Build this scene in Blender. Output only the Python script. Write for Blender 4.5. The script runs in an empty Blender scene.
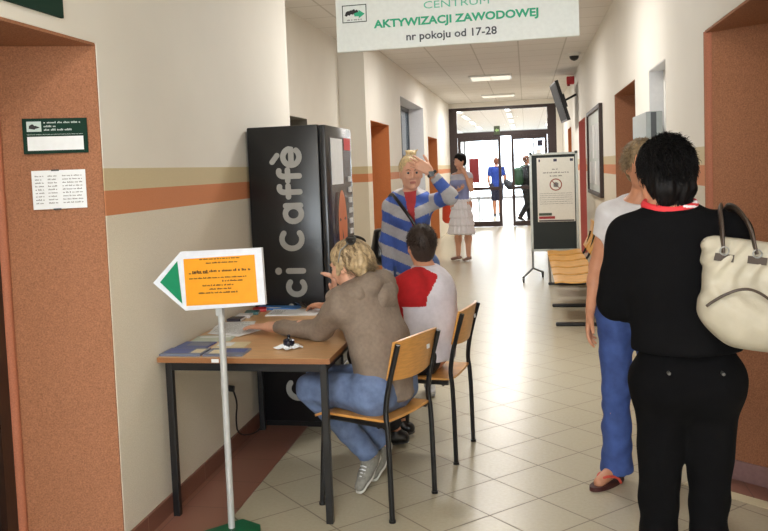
import bpy, bmesh, math, random
import numpy as np
from mathutils import Vector, Matrix
random.seed(7); np.random.seed(7)
SC = bpy.context.scene
COL = SC.collection
PI = math.pi

# ------------------------------------------------------------------ materials
def srgb(c):
    return tuple(((x/255)/12.92 if x/255 <= .04045 else ((x/255+.055)/1.055)**2.4) for x in c)
MATS = {}
def mat(name, col, rough=.6, metal=0, noise=0, nscale=40, bump=0, bscale=120, spec=.5, emit=None, estr=0, trans=0, sheen=0, alpha=1, stretch=None):
    if name in MATS: return MATS[name]
    m = bpy.data.materials.new(name); m.use_nodes = True
    nt = m.node_tree; b = nt.nodes['Principled BSDF']
    c = srgb(col)
    b.inputs['Base Color'].default_value = (*c, 1)
    b.inputs['Roughness'].default_value = rough
    b.inputs['Metallic'].default_value = metal
    b.inputs['Specular IOR Level'].default_value = spec
    if trans: b.inputs['Transmission Weight'].default_value = trans
    if sheen: b.inputs['Sheen Weight'].default_value = sheen
    if emit:
        b.inputs['Emission Color'].default_value = (*srgb(emit), 1); b.inputs['Emission Strength'].default_value = estr
    tc = nt.nodes.new('ShaderNodeTexCoord')
    src = tc.outputs['Object']
    if stretch:
        mp = nt.nodes.new('ShaderNodeMapping'); mp.inputs['Scale'].default_value = stretch
        nt.links.new(src, mp.inputs['Vector']); src = mp.outputs['Vector']
    n = nt.nodes.new('ShaderNodeTexNoise'); n.inputs['Scale'].default_value = nscale; n.inputs['Detail'].default_value = 4
    nt.links.new(src, n.inputs['Vector'])
    r = nt.nodes.new('ShaderNodeMix'); r.data_type = 'RGBA'
    a = max(noise, .03)
    r.inputs[6].default_value = (*[max(0, x*(1-a)) for x in c], 1)
    r.inputs[7].default_value = (*[min(1, x*(1+a)) for x in c], 1)
    cr = nt.nodes.new('ShaderNodeMapRange'); cr.inputs[1].default_value = .3; cr.inputs[2].default_value = .7
    nt.links.new(n.outputs['Fac'], cr.inputs[0]); nt.links.new(cr.outputs[0], r.inputs[0])
    nt.links.new(r.outputs[2], b.inputs['Base Color'])
    if bump:
        n2 = nt.nodes.new('ShaderNodeTexNoise'); n2.inputs['Scale'].default_value = bscale; n2.inputs['Detail'].default_value = 3
        nt.links.new(src, n2.inputs['Vector'])
        bp = nt.nodes.new('ShaderNodeBump'); bp.inputs['Strength'].default_value = bump; bp.inputs['Distance'].default_value = .01
        nt.links.new(n2.outputs['Fac'], bp.inputs['Height']); nt.links.new(bp.outputs[0], b.inputs['Normal'])
    MATS[name] = m
    return m

def math_node(nt, op, a, b=None, c=None):
    n = nt.nodes.new('ShaderNodeMath'); n.operation = op
    for i, v in enumerate((a, b, c)):
        if v is None: continue
        if isinstance(v, (int, float)): n.inputs[i].default_value = v
        else: nt.links.new(v, n.inputs[i])
    return n.outputs[0]
def mixc(nt, f, a, b):
    n = nt.nodes.new('ShaderNodeMix'); n.data_type = 'RGBA'
    if isinstance(f, float): n.inputs[0].default_value = f
    else: nt.links.new(f, n.inputs[0])
    for i, v in ((6, a), (7, b)):
        if isinstance(v, tuple): n.inputs[i].default_value = (*v, 1)
        else: nt.links.new(v, n.inputs[i])
    return n.outputs[2]

Z1, Z2, Z3 = 1.437, 1.54, 1.632
def wall_paint():
    m = bpy.data.materials.new('wall_paint'); m.use_nodes = True; nt = m.node_tree; b = nt.nodes['Principled BSDF']
    b.inputs['Roughness'].default_value = .65; b.inputs['Specular IOR Level'].default_value = .3
    tc = nt.nodes.new('ShaderNodeNewGeometry'); sp = nt.nodes.new('ShaderNodeSeparateXYZ'); nt.links.new(tc.outputs['Position'], sp.inputs[0])
    z = sp.outputs[2]
    n = nt.nodes.new('ShaderNodeTexNoise'); n.inputs['Scale'].default_value = 220; n.inputs['Detail'].default_value = 3; nt.links.new(tc.outputs['Position'], n.inputs['Vector'])
    fac = n.outputs['Fac']
    cream = mixc(nt, fac, srgb((202, 192, 172)), srgb((244, 237, 222)))
    orange = mixc(nt, fac, srgb((196, 122, 82)), srgb((222, 152, 110)))
    tan = mixc(nt, fac, srgb((200, 184, 146)), srgb((222, 208, 174)))
    n3 = nt.nodes.new('ShaderNodeTexNoise'); n3.inputs['Scale'].default_value = 2.5; nt.links.new(tc.outputs['Position'], n3.inputs['Vector'])
    white = mixc(nt, n3.outputs['Fac'], srgb((231, 227, 218)), srgb((240, 236, 227)))
    c = mixc(nt, math_node(nt, 'GREATER_THAN', z, Z1), cream, orange)
    c = mixc(nt, math_node(nt, 'GREATER_THAN', z, Z2), c, tan)
    c = mixc(nt, math_node(nt, 'GREATER_THAN', z, Z3), c, white)
    nt.links.new(c, b.inputs['Base Color'])
    bp = nt.nodes.new('ShaderNodeBump'); bp.inputs['Strength'].default_value = .25; bp.inputs['Distance'].default_value = .004
    nt.links.new(math_node(nt, 'MULTIPLY', fac, math_node(nt, 'LESS_THAN', z, Z3)), bp.inputs['Height']); nt.links.new(bp.outputs[0], b.inputs['Normal'])
    return m
def floor_tiles():
    m = bpy.data.materials.new('floor_tiles'); m.use_nodes = True; nt = m.node_tree; b = nt.nodes['Principled BSDF']
    b.inputs['Specular IOR Level'].default_value = .5
    g = nt.nodes.new('ShaderNodeNewGeometry'); sp = nt.nodes.new('ShaderNodeSeparateXYZ'); nt.links.new(g.outputs['Position'], sp.inputs[0])
    T = .3118; ga = .788
    dx = math_node(nt, 'SUBTRACT', sp.outputs[0], .066*T); dy = math_node(nt, 'SUBTRACT', sp.outputs[1], 13.963*T)
    u = math_node(nt, 'DIVIDE', math_node(nt, 'SUBTRACT', math_node(nt, 'MULTIPLY', dx, math.cos(ga)), math_node(nt, 'MULTIPLY', dy, math.sin(ga))), T)
    v = math_node(nt, 'DIVIDE', math_node(nt, 'ADD', math_node(nt, 'MULTIPLY', dx, math.sin(ga)), math_node(nt, 'MULTIPLY', dy, math.cos(ga))), T)
    def grout(a, w=.011):
        f = math_node(nt, 'FRACT', a); e = math_node(nt, 'MINIMUM', f, math_node(nt, 'SUBTRACT', 1.0, f)); return math_node(nt, 'LESS_THAN', e, w), math_node(nt, 'FLOOR', a)
    gu, fu = grout(u); gv, fv = grout(v)
    gr = math_node(nt, 'MAXIMUM', gu, gv)
    cb = nt.nodes.new('ShaderNodeCombineXYZ'); nt.links.new(fu, cb.inputs[0]); nt.links.new(fv, cb.inputs[1])
    wn = nt.nodes.new('ShaderNodeTexWhiteNoise'); nt.links.new(cb.outputs[0], wn.inputs['Vector'])
    n = nt.nodes.new('ShaderNodeTexNoise'); n.inputs['Scale'].default_value = 60; n.inputs['Detail'].default_value = 5; nt.links.new(g.outputs['Position'], n.inputs['Vector'])
    base = mixc(nt, n.outputs['Fac'], srgb((180, 171, 147)), srgb((198, 190, 167)))
    base = mixc(nt, math_node(nt, 'MULTIPLY', wn.outputs['Value'], .35), base, srgb((190, 182, 160)))
    c = mixc(nt, gr, base, srgb((128, 118, 100)))
    nt.links.new(c, b.inputs['Base Color'])
    nt.links.new(math_node(nt, 'ADD', math_node(nt, 'MULTIPLY', gr, .4), .27), b.inputs['Roughness'])
    bp = nt.nodes.new('ShaderNodeBump'); bp.inputs['Strength'].default_value = .4; bp.inputs['Distance'].default_value = .002
    nt.links.new(math_node(nt, 'SUBTRACT', 1.0, gr), bp.inputs['Height']); nt.links.new(bp.outputs[0], b.inputs['Normal'])
    return m
def ceiling_mat():
    m = bpy.data.materials.new('ceiling_tiles'); m.use_nodes = True; nt = m.node_tree; b = nt.nodes['Principled BSDF']
    b.inputs['Roughness'].default_value = .8
    g = nt.nodes.new('ShaderNodeNewGeometry'); sp = nt.nodes.new('ShaderNodeSeparateXYZ'); nt.links.new(g.outputs['Position'], sp.inputs[0])
    def line(a, off, w=.016):
        f = math_node(nt, 'FRACT', math_node(nt, 'DIVIDE', math_node(nt, 'ADD', a, off), .62)); e = math_node(nt, 'MINIMUM', f, math_node(nt, 'SUBTRACT', 1.0, f)); return math_node(nt, 'LESS_THAN', e, w)
    gr = math_node(nt, 'MAXIMUM', line(sp.outputs[0], .07), line(sp.outputs[1], .1))
    n = nt.nodes.new('ShaderNodeTexNoise'); n.inputs['Scale'].default_value = 90; nt.links.new(g.outputs['Position'], n.inputs['Vector'])
    base = mixc(nt, n.outputs['Fac'], srgb((226, 222, 218)), srgb((238, 235, 232)))
    c = mixc(nt, gr, base, srgb((204, 200, 194)))
    nt.links.new(c, b.inputs['Base Color'])
    return m
def brick_mat(name, c1, c2, grout, sx, sy, rough=.4):
    m = bpy.data.materials.new(name); m.use_nodes = True; nt = m.node_tree; b = nt.nodes['Principled BSDF']
    b.inputs['Roughness'].default_value = rough
    g = nt.nodes.new('ShaderNodeNewGeometry'); mp = nt.nodes.new('ShaderNodeMapping'); nt.links.new(g.outputs['Position'], mp.inputs[0])
    mp.inputs['Rotation'].default_value = (0, 0, sx)
    t = nt.nodes.new('ShaderNodeTexBrick'); nt.links.new(mp.outputs[0], t.inputs['Vector'])
    t.offset = 0; t.inputs['Scale'].default_value = 1; t.inputs['Brick Width'].default_value = sy; t.inputs['Row Height'].default_value = .33
    t.inputs['Mortar Size'].default_value = .003; t.inputs['Color1'].default_value = (*srgb(c1), 1); t.inputs['Color2'].default_value = (*srgb(c2), 1); t.inputs['Mortar'].default_value = (*srgb(grout), 1)
    nt.links.new(t.outputs['Color'], b.inputs['Base Color'])
    return m
def glass_mat():
    m = bpy.data.materials.new('clear_glass'); m.use_nodes = True; nt = m.node_tree
    for n in list(nt.nodes): nt.nodes.remove(n)
    o = nt.nodes.new('ShaderNodeOutputMaterial'); g = nt.nodes.new('ShaderNodeBsdfGlossy'); g.inputs['Roughness'].default_value = .03
    t = nt.nodes.new('ShaderNodeBsdfTransparent'); t.inputs['Color'].default_value = (.94, .96, .96, 1)
    f = nt.nodes.new('ShaderNodeFresnel'); f.inputs[0].default_value = 1.1
    mx = nt.nodes.new('ShaderNodeMixShader'); nt.links.new(f.outputs[0], mx.inputs[0]); nt.links.new(t.outputs[0], mx.inputs[1]); nt.links.new(g.outputs[0], mx.inputs[2]); nt.links.new(mx.outputs[0], o.inputs[0])
    return m
WALL = wall_paint(); FLOOR = floor_tiles(); CEIL = ceiling_mat(); GLASS = glass_mat()
TERRA = mat('terracotta_plaster', (164, 112, 82), .75, noise=.28, nscale=170, bump=.3, bscale=200, spec=.25)
TERRA2 = mat('orange_plaster', (208, 128, 78), .75, noise=.15, nscale=170, bump=.2, bscale=200, spec=.25)
PINK = mat('pink_door_paint', (206, 120, 112), .55)
SKIRT = brick_mat('skirting_tiles', (122, 80, 66), (132, 88, 72), (150, 120, 104), 0, .33, .35)
BORDER = brick_mat('border_tiles', (140, 96, 80), (148, 102, 86), (118, 84, 72), 0, .33, .3)
SKIRT2 = mat('mauve_skirting', (150, 118, 118), .4, noise=.1)
WHITE = mat('white_paint', (232, 230, 224), .5)
DOORDK = mat('dark_brown_door', (52, 34, 26), .4, noise=.2, nscale=20, stretch=(8, 8, 1))
FRAMEDK = mat('dark_brown_frame', (48, 30, 26), .35)
BLACK = mat('black_metal', (22, 22, 24), .35, spec=.5)
BLACKP = mat('black_plastic', (20, 20, 22), .3)
PLY = mat('orange_plywood', (214, 154, 82), .35, noise=.12, nscale=10, stretch=(2, 2, 14))
BENCHW = mat('bench_beech', (226, 170, 92), .35, noise=.12, nscale=12)
TABLEW = mat('table_beech', (208, 164, 116), .32, noise=.13, nscale=14, stretch=(1, 10, 1))
TABLEE = mat('table_edge', (150, 100, 60), .45)
CHROME = mat('brushed_metal', (168, 168, 166), .3, metal=.8)
GREY = mat('grey_metal', (150, 152, 150), .35, metal=.4)
PAPER = mat('white_paper', (236, 238, 240), .6)
GREEN = mat('sign_green', (18, 140, 96), .4)
DKGREEN = mat('plate_green', (20, 52, 40), .75, spec=.2)
ORANGE = mat('orange_paper', (246, 164, 22), .5)
INK = mat('black_ink', (28, 24, 24), .6)
INKG = mat('grey_ink', (130, 128, 126), .6)
RED = mat('red_plastic', (200, 30, 34), .4)

# ------------------------------------------------------------------ mesh helpers
def link(o, parent=None):
    COL.objects.link(o)
    if parent is not None: o.parent = parent
    return o
def mk(name, verts, faces, m, parent=None, smooth=False, org=(0, 0, 0)):
    me = bpy.data.meshes.new(name)
    ox, oy, oz = org
    me.from_pydata([(v[0]-ox, v[1]-oy, v[2]-oz) for v in verts], [], [tuple(f) for f in faces])
    for x in (m if isinstance(m, (list, tuple)) else [m]): me.materials.append(x)
    if smooth: me.polygons.foreach_set('use_smooth', [True]*len(me.polygons))
    me.update()
    return link(bpy.data.objects.new(name, me), parent)
def empty(name, loc, label, cat, group=None, rotz=0):
    o = bpy.data.objects.new(name, None); link(o); o.location = loc; o.rotation_euler = (0, 0, rotz); o.empty_display_size = .1
    o['label'] = label; o['category'] = cat
    if group: o['group'] = group
    return o
def tag(o, label, cat, group=None):
    o['label'] = label; o['category'] = cat
    if group: o['group'] = group
    return o
def struct(o):
    o['kind'] = 'structure'; return o
class G:
    """collects shapes (world coordinates) into one mesh"""
    def __init__(s, org=(0, 0, 0)): s.v = []; s.f = []; s.mi = []; s.org = org; s.cur = 0
    def add(s, v, f):
        n = len(s.v); s.v += [tuple(x) for x in v]; s.f += [tuple(i+n for i in q) for q in f]; s.mi += [s.cur]*len(f); return s
    def box(s, x0, x1, y0, y1, z0, z1, bev=0):
        if x0 > x1: x0, x1 = x1, x0
        if y0 > y1: y0, y1 = y1, y0
        if z0 > z1: z0, z1 = z1, z0
        if not bev:
            return s.add([(x, y, z) for z in (z0, z1) for x, y in ((x0, y0), (x1, y0), (x1, y1), (x0, y1))], [(3, 2, 1, 0), (4, 5, 6, 7), (0, 1, 5, 4), (1, 2, 6, 5), (2, 3, 7, 6), (3, 0, 4, 7)])
        bm = bmesh.new(); bmesh.ops.create_cube(bm, size=1)
        bmesh.ops.scale(bm, vec=(x1-x0, y1-y0, z1-z0), verts=bm.verts); bmesh.ops.translate(bm, vec=((x0+x1)/2, (y0+y1)/2, (z0+z1)/2), verts=bm.verts)
        bmesh.ops.bevel(bm, geom=list(bm.edges), offset=bev, segments=2, affect='EDGES', profile=.5)
        bm.verts.ensure_lookup_table()
        v = [tuple(q.co) for q in bm.verts]; f = [[q.index for q in p.verts] for p in bm.faces]; bm.free()
        return s.add(v, f)
    def obox(s, c, ax, ay, az, hx, hy, hz):
        """oriented box: centre, unit axes, half sizes"""
        c = Vector(c); ax = Vector(ax).normalized(); ay = Vector(ay).normalized(); az = Vector(az).normalized()
        P = [c+ax*hx*i+ay*hy*j+az*hz*k for k in (-1, 1) for i, j in ((-1, -1), (1, -1), (1, 1), (-1, 1))]
        return s.add(P, [(3, 2, 1, 0), (4, 5, 6, 7), (0, 1, 5, 4), (1, 2, 6, 5), (2, 3, 7, 6), (3, 0, 4, 7)])
    def tube(s, pts, r, n=10, caps=True, flat=None):
        pts = [Vector(p) for p in pts]; rs = r if isinstance(r, (list, tuple)) else [r]*len(pts)
        V = []; prev = None
        for i, p in enumerate(pts):
            t = (pts[min(i+1, len(pts)-1)]-pts[max(i-1, 0)]).normalized()
            if prev is None:
                a = Vector((0, 0, 1)) if abs(t.z) < .9 else Vector((1, 0, 0)); u = t.cross(a).normalized()
            else: u = (prev-t*prev.dot(t)).normalized()
            prev = u; w = t.cross(u)
            for k in range(n):
                a = 2*PI*k/n; V.append(p+u*math.cos(a)*rs[i]+w*math.sin(a)*rs[i]*(flat or 1))
        F = [(i*n+k, i*n+(k+1) % n, (i+1)*n+(k+1) % n, (i+1)*n+k) for i in range(len(pts)-1) for k in range(n)]
        if caps: F += [tuple(range(n-1, -1, -1)), tuple((len(pts)-1)*n+k for k in range(n))]
        return s.add(V, F)
    def prism(s, poly, o, u, v, th):
        """polygon in (u,v) plane at o, extruded by th along n = u x v"""
        o = Vector(o); u = Vector(u).normalized(); v = Vector(v).normalized(); n = u.cross(v)
        k = len(poly); A = [o+u*a+v*b for a, b in poly]; B = [p+n*th for p in A]
        return s.add(A+B, [tuple(range(k-1, -1, -1)), tuple(range(k, 2*k))]+[(i, (i+1) % k, k+(i+1) % k, k+i) for i in range(k)])
    def lathe(s, prof, c, n=20):
        V = [(c[0]+r*math.cos(2*PI*k/n), c[1]+r*math.sin(2*PI*k/n), c[2]+z) for r, z in prof for k in range(n)]
        F = [(i*n+k, i*n+(k+1) % n, (i+1)*n+(k+1) % n, (i+1)*n+k) for i in range(len(prof)-1) for k in range(n)]
        F += [tuple(range(n-1, -1, -1)), tuple((len(prof)-1)*n+k for k in range(n))]
        return s.add(V, F)
    def grid(s, fn, nu, nv, th=0, closed=False):
        V = [fn(i/nu, j/nv) for i in range(nu+1) for j in range(nv+1)]
        F = [(i*(nv+1)+j, (i+1)*(nv+1)+j, (i+1)*(nv+1)+j+1, i*(nv+1)+j+1) for i in range(nu) for j in range(nv)]
        return s.add(V, F)
    def build(s, name, m, parent=None, smooth=False, auto=False):
        """parent given: mesh is stored relative to the parent's location"""
        org = tuple(parent_world(parent)) if parent is not None else s.org
        o = mk(name, s.v, s.f, m, parent, smooth, org)
        if parent is None: o.location = s.org
        if isinstance(m, (list, tuple)): o.data.polygons.foreach_set('material_index', s.mi)
        if auto:
            bm = bmesh.new(); bm.from_mesh(o.data); bmesh.ops.recalc_face_normals(bm, faces=bm.faces)
            for e in bm.edges: e.smooth = len(e.link_faces) == 2 and e.calc_face_angle(0) < .6
            for f in bm.faces: f.smooth = True
            bm.to_mesh(o.data); bm.free()
        else:
            bm = bmesh.new(); bm.from_mesh(o.data); bmesh.ops.recalc_face_normals(bm, faces=bm.faces); bm.to_mesh(o.data); bm.free()
        return o
def parent_world(p):
    w = Vector((0, 0, 0))
    while p is not None: w = w+p.location; p = p.parent
    return w
def smooth_path(pts, n=6, it=2):
    P = [Vector(p) for p in pts]
    for _ in range(it):
        Q = [P[0]]
        for a, b in zip(P, P[1:]): Q += [a*.75+b*.25, a*.25+b*.75]
        Q.append(P[-1]); P = Q
    return P
def tree_copy(o, parent=None):
    c = o.copy(); COL.objects.link(c); c.parent = parent
    for ch in list(o.children): tree_copy(ch, c)
    return c
def text_mesh(name, s, size, o, u, v, m, parent, bold=0, ext=.001, align='LEFT', fit=None):
    """lettering as a mesh lying in the (u,v) plane at o"""
    cu = bpy.data.curves.new(name, 'FONT'); cu.body = s; cu.size = size; cu.offset = bold; cu.extrude = ext; cu.align_x = align; cu.resolution_u = 3
    ob = bpy.data.objects.new('tmp', cu); COL.objects.link(ob)
    dg = bpy.context.evaluated_depsgraph_get(); dg.update()
    me = bpy.data.meshes.new_from_object(ob.evaluated_get(dg))
    bpy.data.objects.remove(ob); bpy.data.curves.remove(cu)
    xs = [q.co.x for q in me.vertices]
    w0, w1 = min(xs), max(xs); k = (fit/(w1-w0)) if fit else 1
    o = Vector(o); u = Vector(u).normalized(); v = Vector(v).normalized(); n = u.cross(v)
    pw = parent_world(parent)
    for q in me.vertices:
        x = (q.co.x-(w0 if fit else 0))*k
        q.co = o+u*x+v*q.co.y+n*(q.co.z+ext)-pw
    me.name = name; me.materials.clear(); me.materials.append(m)
    for p in me.polygons: p.material_index = 0
    return link(bpy.data.objects.new(name, me), parent)
def word_lines(g, o, u, v, lines, lh, th=.0008):
    """rows of tiny print too small to read: (x0, x1, y) rows broken into words"""
    o = Vector(o); u = Vector(u).normalized(); v = Vector(v).normalized(); n = u.cross(v)
    for x0, x1, y in lines:
        x = x0
        while x < x1-.004:
            w = min(random.uniform(.8, 4.5)*lh, x1-x); k = max(1, int(w/(lh*.55)))
            for i in range(k):
                h = lh*random.choice((.62, .62, .95, .75)); a = x+i*w/k
                g.prism([(a, y), (a+w/k*.72, y), (a+w/k*.72, y+h), (a, y+h)], o, u, v, th)
            x += w+lh*.6

# ------------------------------------------------------------------ signed-distance figures
def A(*p): return np.array(p if len(p) > 1 else p[0], float)
def unit(v): v = A(v); return v/np.linalg.norm(v)
def rc(a, b, ra, rb=None, k=.02, n=None, f=1, cut=None, sub=False):
    return dict(t='c', a=A(a), b=A(b), ra=ra, rb=ra if rb is None else rb, k=k, n=None if n is None else unit(n), f=f, cut=cut, sub=sub)
def el(c, r, R=None, k=.015, sub=False):
    return dict(t='e', c=A(c), r=A(r), R=np.eye(3) if R is None else R, k=k, sub=sub)
def fat(prims, g):
    out = []
    for p in prims:
        q = dict(p)
        if q['t'] == 'c': q['ra'] += g; q['rb'] += g
        else: q['r'] = q['r']+g
        out.append(q)
    return out
def pdist(p, X, Y, Z):
    if p['t'] == 'c':
        a, b = p['a'], p['b']; qx, qy, qz = X-a[0], Y-a[1], Z-a[2]
        ba = b-a
        if p['n'] is not None:
            n = p['n']; s = (qx*n[0]+qy*n[1]+qz*n[2])*(1/p['f']-1)
            qx, qy, qz = qx+n[0]*s, qy+n[1]*s, qz+n[2]*s
            ba = ba+n*(ba@n)*(1/p['f']-1)
        L2 = ba@ba+1e-12
        tr = (qx*ba[0]+qy*ba[1]+qz*ba[2])/L2; t = np.clip(tr, 0, 1)
        d = np.sqrt((qx-t*ba[0])**2+(qy-t*ba[1])**2+(qz-t*ba[2])**2)-(p['ra']+t*(p['rb']-p['ra']))
        L = math.sqrt(L2)
        if p['cut'] in ('b', 'ab'): d = np.maximum(d, (tr-1)*L)
        if p['cut'] in ('a', 'ab'): d = np.maximum(d, -tr*L)
        return d
    c, r, R = p['c'], p['r'], p['R']; q = np.stack([X-c[0], Y-c[1], Z-c[2]], -1)@R
    k0 = np.sqrt(((q/r)**2).sum(-1)); k1 = np.sqrt(((q/(r*r))**2).sum(-1))+1e-9
    return k0*(k0-1)/k1
def pbox(p):
    if p['t'] == 'c':
        lo = np.minimum(p['a']-p['ra'], p['b']-p['rb']); hi = np.maximum(p['a']+p['ra'], p['b']+p['rb'])
        m = max(p['ra'], p['rb']); lo = np.minimum(p['a'], p['b'])-m; hi = np.maximum(p['a'], p['b'])+m
    else: m = p['r'].max(); lo, hi = p['c']-m, p['c']+m
    return lo, hi
def sdf_mesh(prims, res, disp=None, clips=(), shell=None):
    los, his = zip(*[pbox(p) for p in prims if not p['sub']])
    lo = np.min(los, 0)-3*res-.012; hi = np.max(his, 0)+3*res+.012
    N = np.ceil((hi-lo)/res).astype(int)+1
    D = np.full(N, .2, np.float32)
    ax = [lo[i]+np.arange(N[i])*res for i in range(3)]
    for p in prims:
        l, h = pbox(p); pad = p['k']+2*res+.012
        i0 = np.maximum(((l-pad-lo)/res).astype(int), 0); i1 = np.minimum(((h+pad-lo)/res).astype(int)+2, N)
        if (i1 <= i0).any(): continue
        X, Y, Z = np.meshgrid(*[ax[i][i0[i]:i1[i]] for i in range(3)], indexing='ij')
        d = pdist(p, X, Y, Z).astype(np.float32)
        S = tuple(slice(i0[i], i1[i]) for i in range(3)); d1 = D[S]; k = p['k']
        if p['sub']:
            h_ = np.clip(.5-.5*(d1+d)/k, 0, 1); D[S] = d1*(1-h_)-d*h_+k*h_*(1-h_)
        else:
            h_ = np.clip(.5+.5*(d1-d)/k, 0, 1); D[S] = d1*(1-h_)+d*h_-k*h_*(1-h_)
    need = disp is not None or len(clips)
    if need:
        X, Y, Z = np.meshgrid(*ax, indexing='ij', sparse=True)
        if disp is not None: D = D+disp(X, Y, Z).astype(np.float32)
        for (o, n) in clips:   # keep the side n points away from
            n = unit(n); D = np.maximum(D, ((X-o[0])*n[0]+(Y-o[1])*n[1]+(Z-o[2])*n[2]).astype(np.float32))
    # surface nets
    s = D < 0
    c = np.zeros(tuple(N-1), np.int8)
    for dx in (0, 1):
        for dy in (0, 1):
            for dz in (0, 1): c += s[dx:N[0]-1+dx, dy:N[1]-1+dy, dz:N[2]-1+dz]
    act = (c > 0) & (c < 8)
    idx = np.argwhere(act)
    vid = np.full(act.shape, -1, np.int64); vid[act] = np.arange(len(idx))
    acc = np.zeros((len(idx), 3)); cnt = np.zeros(len(idx))
    cor = [(0, 0, 0), (1, 0, 0), (0, 1, 0), (1, 1, 0), (0, 0, 1), (1, 0, 1), (0, 1, 1), (1, 1, 1)]
    vals = np.stack([D[idx[:, 0]+a, idx[:, 1]+b, idx[:, 2]+c_] for a, b, c_ in cor], 1)
    for i in range(8):
        for bit in (1, 2, 4):
            if i & bit: continue
            j = i | bit; va, vb = vals[:, i], vals[:, j]; m = (va < 0) != (vb < 0)
            t = va[m]/(va[m]-vb[m]); pa, pb = A(cor[i]), A(cor[j])
            acc[m] += pa+(pb-pa)*t[:, None]; cnt[m] += 1
    V = lo+(idx+acc/cnt[:, None])*res
    F = []
    for axn in range(3):
        o1, o2 = [(1, 2), (2, 0), (0, 1)][axn]
        sl0 = [slice(None)]*3; sl1 = [slice(None)]*3; sl0[axn] = slice(0, -1); sl1[axn] = slice(1, None)
        a, b = s[tuple(sl0)], s[tuple(sl1)]
        e = np.argwhere(a != b); flip = a[tuple(e.T)]
        ok = (e[:, o1] > 0) & (e[:, o2] > 0) & (e[:, o1] < N[o1]-1) & (e[:, o2] < N[o2]-1); e = e[ok]; flip = flip[ok]
        def g(d1, d2):
            q = e.copy(); q[:, o1] -= d1; q[:, o2] -= d2; return vid[tuple(q.T)]
        Q = np.stack([g(1, 1), g(0, 1), g(0, 0), g(1, 0)], 1)
        Q[~flip] = Q[~flip][:, ::-1]
        F.append(Q)
    F = np.concatenate(F); F = F[(F >= 0).all(1)]
    return V, F
def fig_mesh(name, prims, m, parent, res=.007, disp=None, clips=(), matfn=None, relax=1):
    V, F = sdf_mesh(prims, res, disp, clips)
    if relax:
        for _ in range(relax):
            e = np.concatenate([F[:, [0, 1]], F[:, [1, 2]], F[:, [2, 3]], F[:, [3, 0]]]); S = np.zeros_like(V); n = np.zeros(len(V))
            for k in range(3): S[:, k] = np.bincount(e[:, 0], V[e[:, 1], k], len(V))+np.bincount(e[:, 1], V[e[:, 0], k], len(V))
            n = np.bincount(e[:, 0], minlength=len(V))+np.bincount(e[:, 1], minlength=len(V))
            V = V*.5+.5*S/np.maximum(n, 1)[:, None]
    pw = np.array(parent_world(parent)); me = bpy.data.meshes.new(name)
    me.vertices.add(len(V)); me.vertices.foreach_set('co', (V-pw).astype(np.float32).ravel())
    me.loops.add(len(F)*4); me.loops.foreach_set('vertex_index', F.astype(np.int32).ravel())
    me.polygons.add(len(F)); me.polygons.foreach_set('loop_start', np.arange(0, len(F)*4, 4, dtype=np.int32)); me.polygons.foreach_set('loop_total', np.full(len(F), 4, np.int32))
    me.update(calc_edges=True); me.validate()
    ms = m if isinstance(m, (list, tuple)) else [m]
    for x in ms: me.materials.append(x)
    me.polygons.foreach_set('use_smooth', np.ones(len(me.polygons), bool))
    if matfn is not None and len(me.polygons) == len(F):
        me.polygons.foreach_set('material_index', matfn(V[F].mean(1)).astype(np.int32))
    return link(bpy.data.objects.new(name, me), parent)
def folds(amp, fr=18, ph=0., dirz=1.):
    def f(X, Y, Z):
        return amp*(np.sin(fr*(X*1.3+Z*dirz+Y*.4)+ph+1.7*np.sin(fr*.45*(Z-X+Y)+ph))+.6*np.sin(fr*1.7*(Y*1.1-Z*.8+X*.5)+ph*2+1.3*np.sin(fr*.6*Z)))
    return f
def hairdisp(amp, c, fr=90):
    def f(X, Y, Z):
        th = np.arctan2(Y-c[1], X-c[0])
        return amp*(np.sin(th*17+Z*fr*.35)+.7*np.sin(th*31-Z*fr*.5+2)+.5*np.sin(Z*fr+th*7))
    return f
def frame(fwd, up=(0, 0, 1)):
    """columns: right, forward, up"""
    f = unit(fwd); r = unit(np.cross(f, up)); u = np.cross(r, f); return np.stack([r, f, u], 1)
def head_prims(c, R, s=1.0, female=True):
    P = lambda x, y, z: A(c)+R@A(x, y, z)*s
    j = .046 if female else .052
    L = [el(P(0, -.012, .028), A(.074, .092, .084)*s, R, .02),
         el(P(0, .030, -.030), A(.056, .058, .072)*s, R, .03),
         rc(P(-.03, .012, -.07), P(0, .062, -.092), .024*s, .018*s, .02), rc(P(.03, .012, -.07), P(0, .062, -.092), .024*s, .018*s, .02),
         rc(P(-j, 0, -.02), P(-.03, .02, -.07), .026*s, .022*s, .02), rc(P(j, 0, -.02), P(.03, .02, -.07), .026*s, .022*s, .02),
         el(P(-.032, .070, -.022), A(.02, .016, .018)*s, R, .02), el(P(.032, .070, -.022), A(.02, .016, .018)*s, R, .02),
         el(P(-.029, .088, .004), A(.017, .014, .011)*s, R, .010, sub=True), el(P(.029, .088, .004), A(.017, .014, .011)*s, R, .010, sub=True),
         rc(P(-.032, .078, .022), P(-.012, .083, .020), .008*s, .008*s, .012), rc(P(.032, .078, .022), P(.012, .083, .020), .008*s, .008*s, .012),
         rc(P(0, .084, .008), P(0, .106, -.028), .008*s, .011*s, .008), rc(P(-.012, .092, -.032), P(.012, .092, -.032), .009*s, .009*s, .006),
         rc(P(-.018, .083, -.056), P(.018, .083, -.056), .007*s, .007*s, .005), rc(P(-.014, .081, -.066), P(.014, .081, -.066), .008*s, .008*s, .005),
         ]
    for sx in (-1, 1):
        Re = R@np.array([[1, 0, 0], [0, .94, -.34], [0, .34, .94]])
        L += [el(P(.074*sx, -.005, -.010), A(.009, .020, .032)*s, Re, .006), el(P(.083*sx, .0, -.008), A(.006, .011, .018)*s, Re, .004, sub=True)]
    return L
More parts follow.
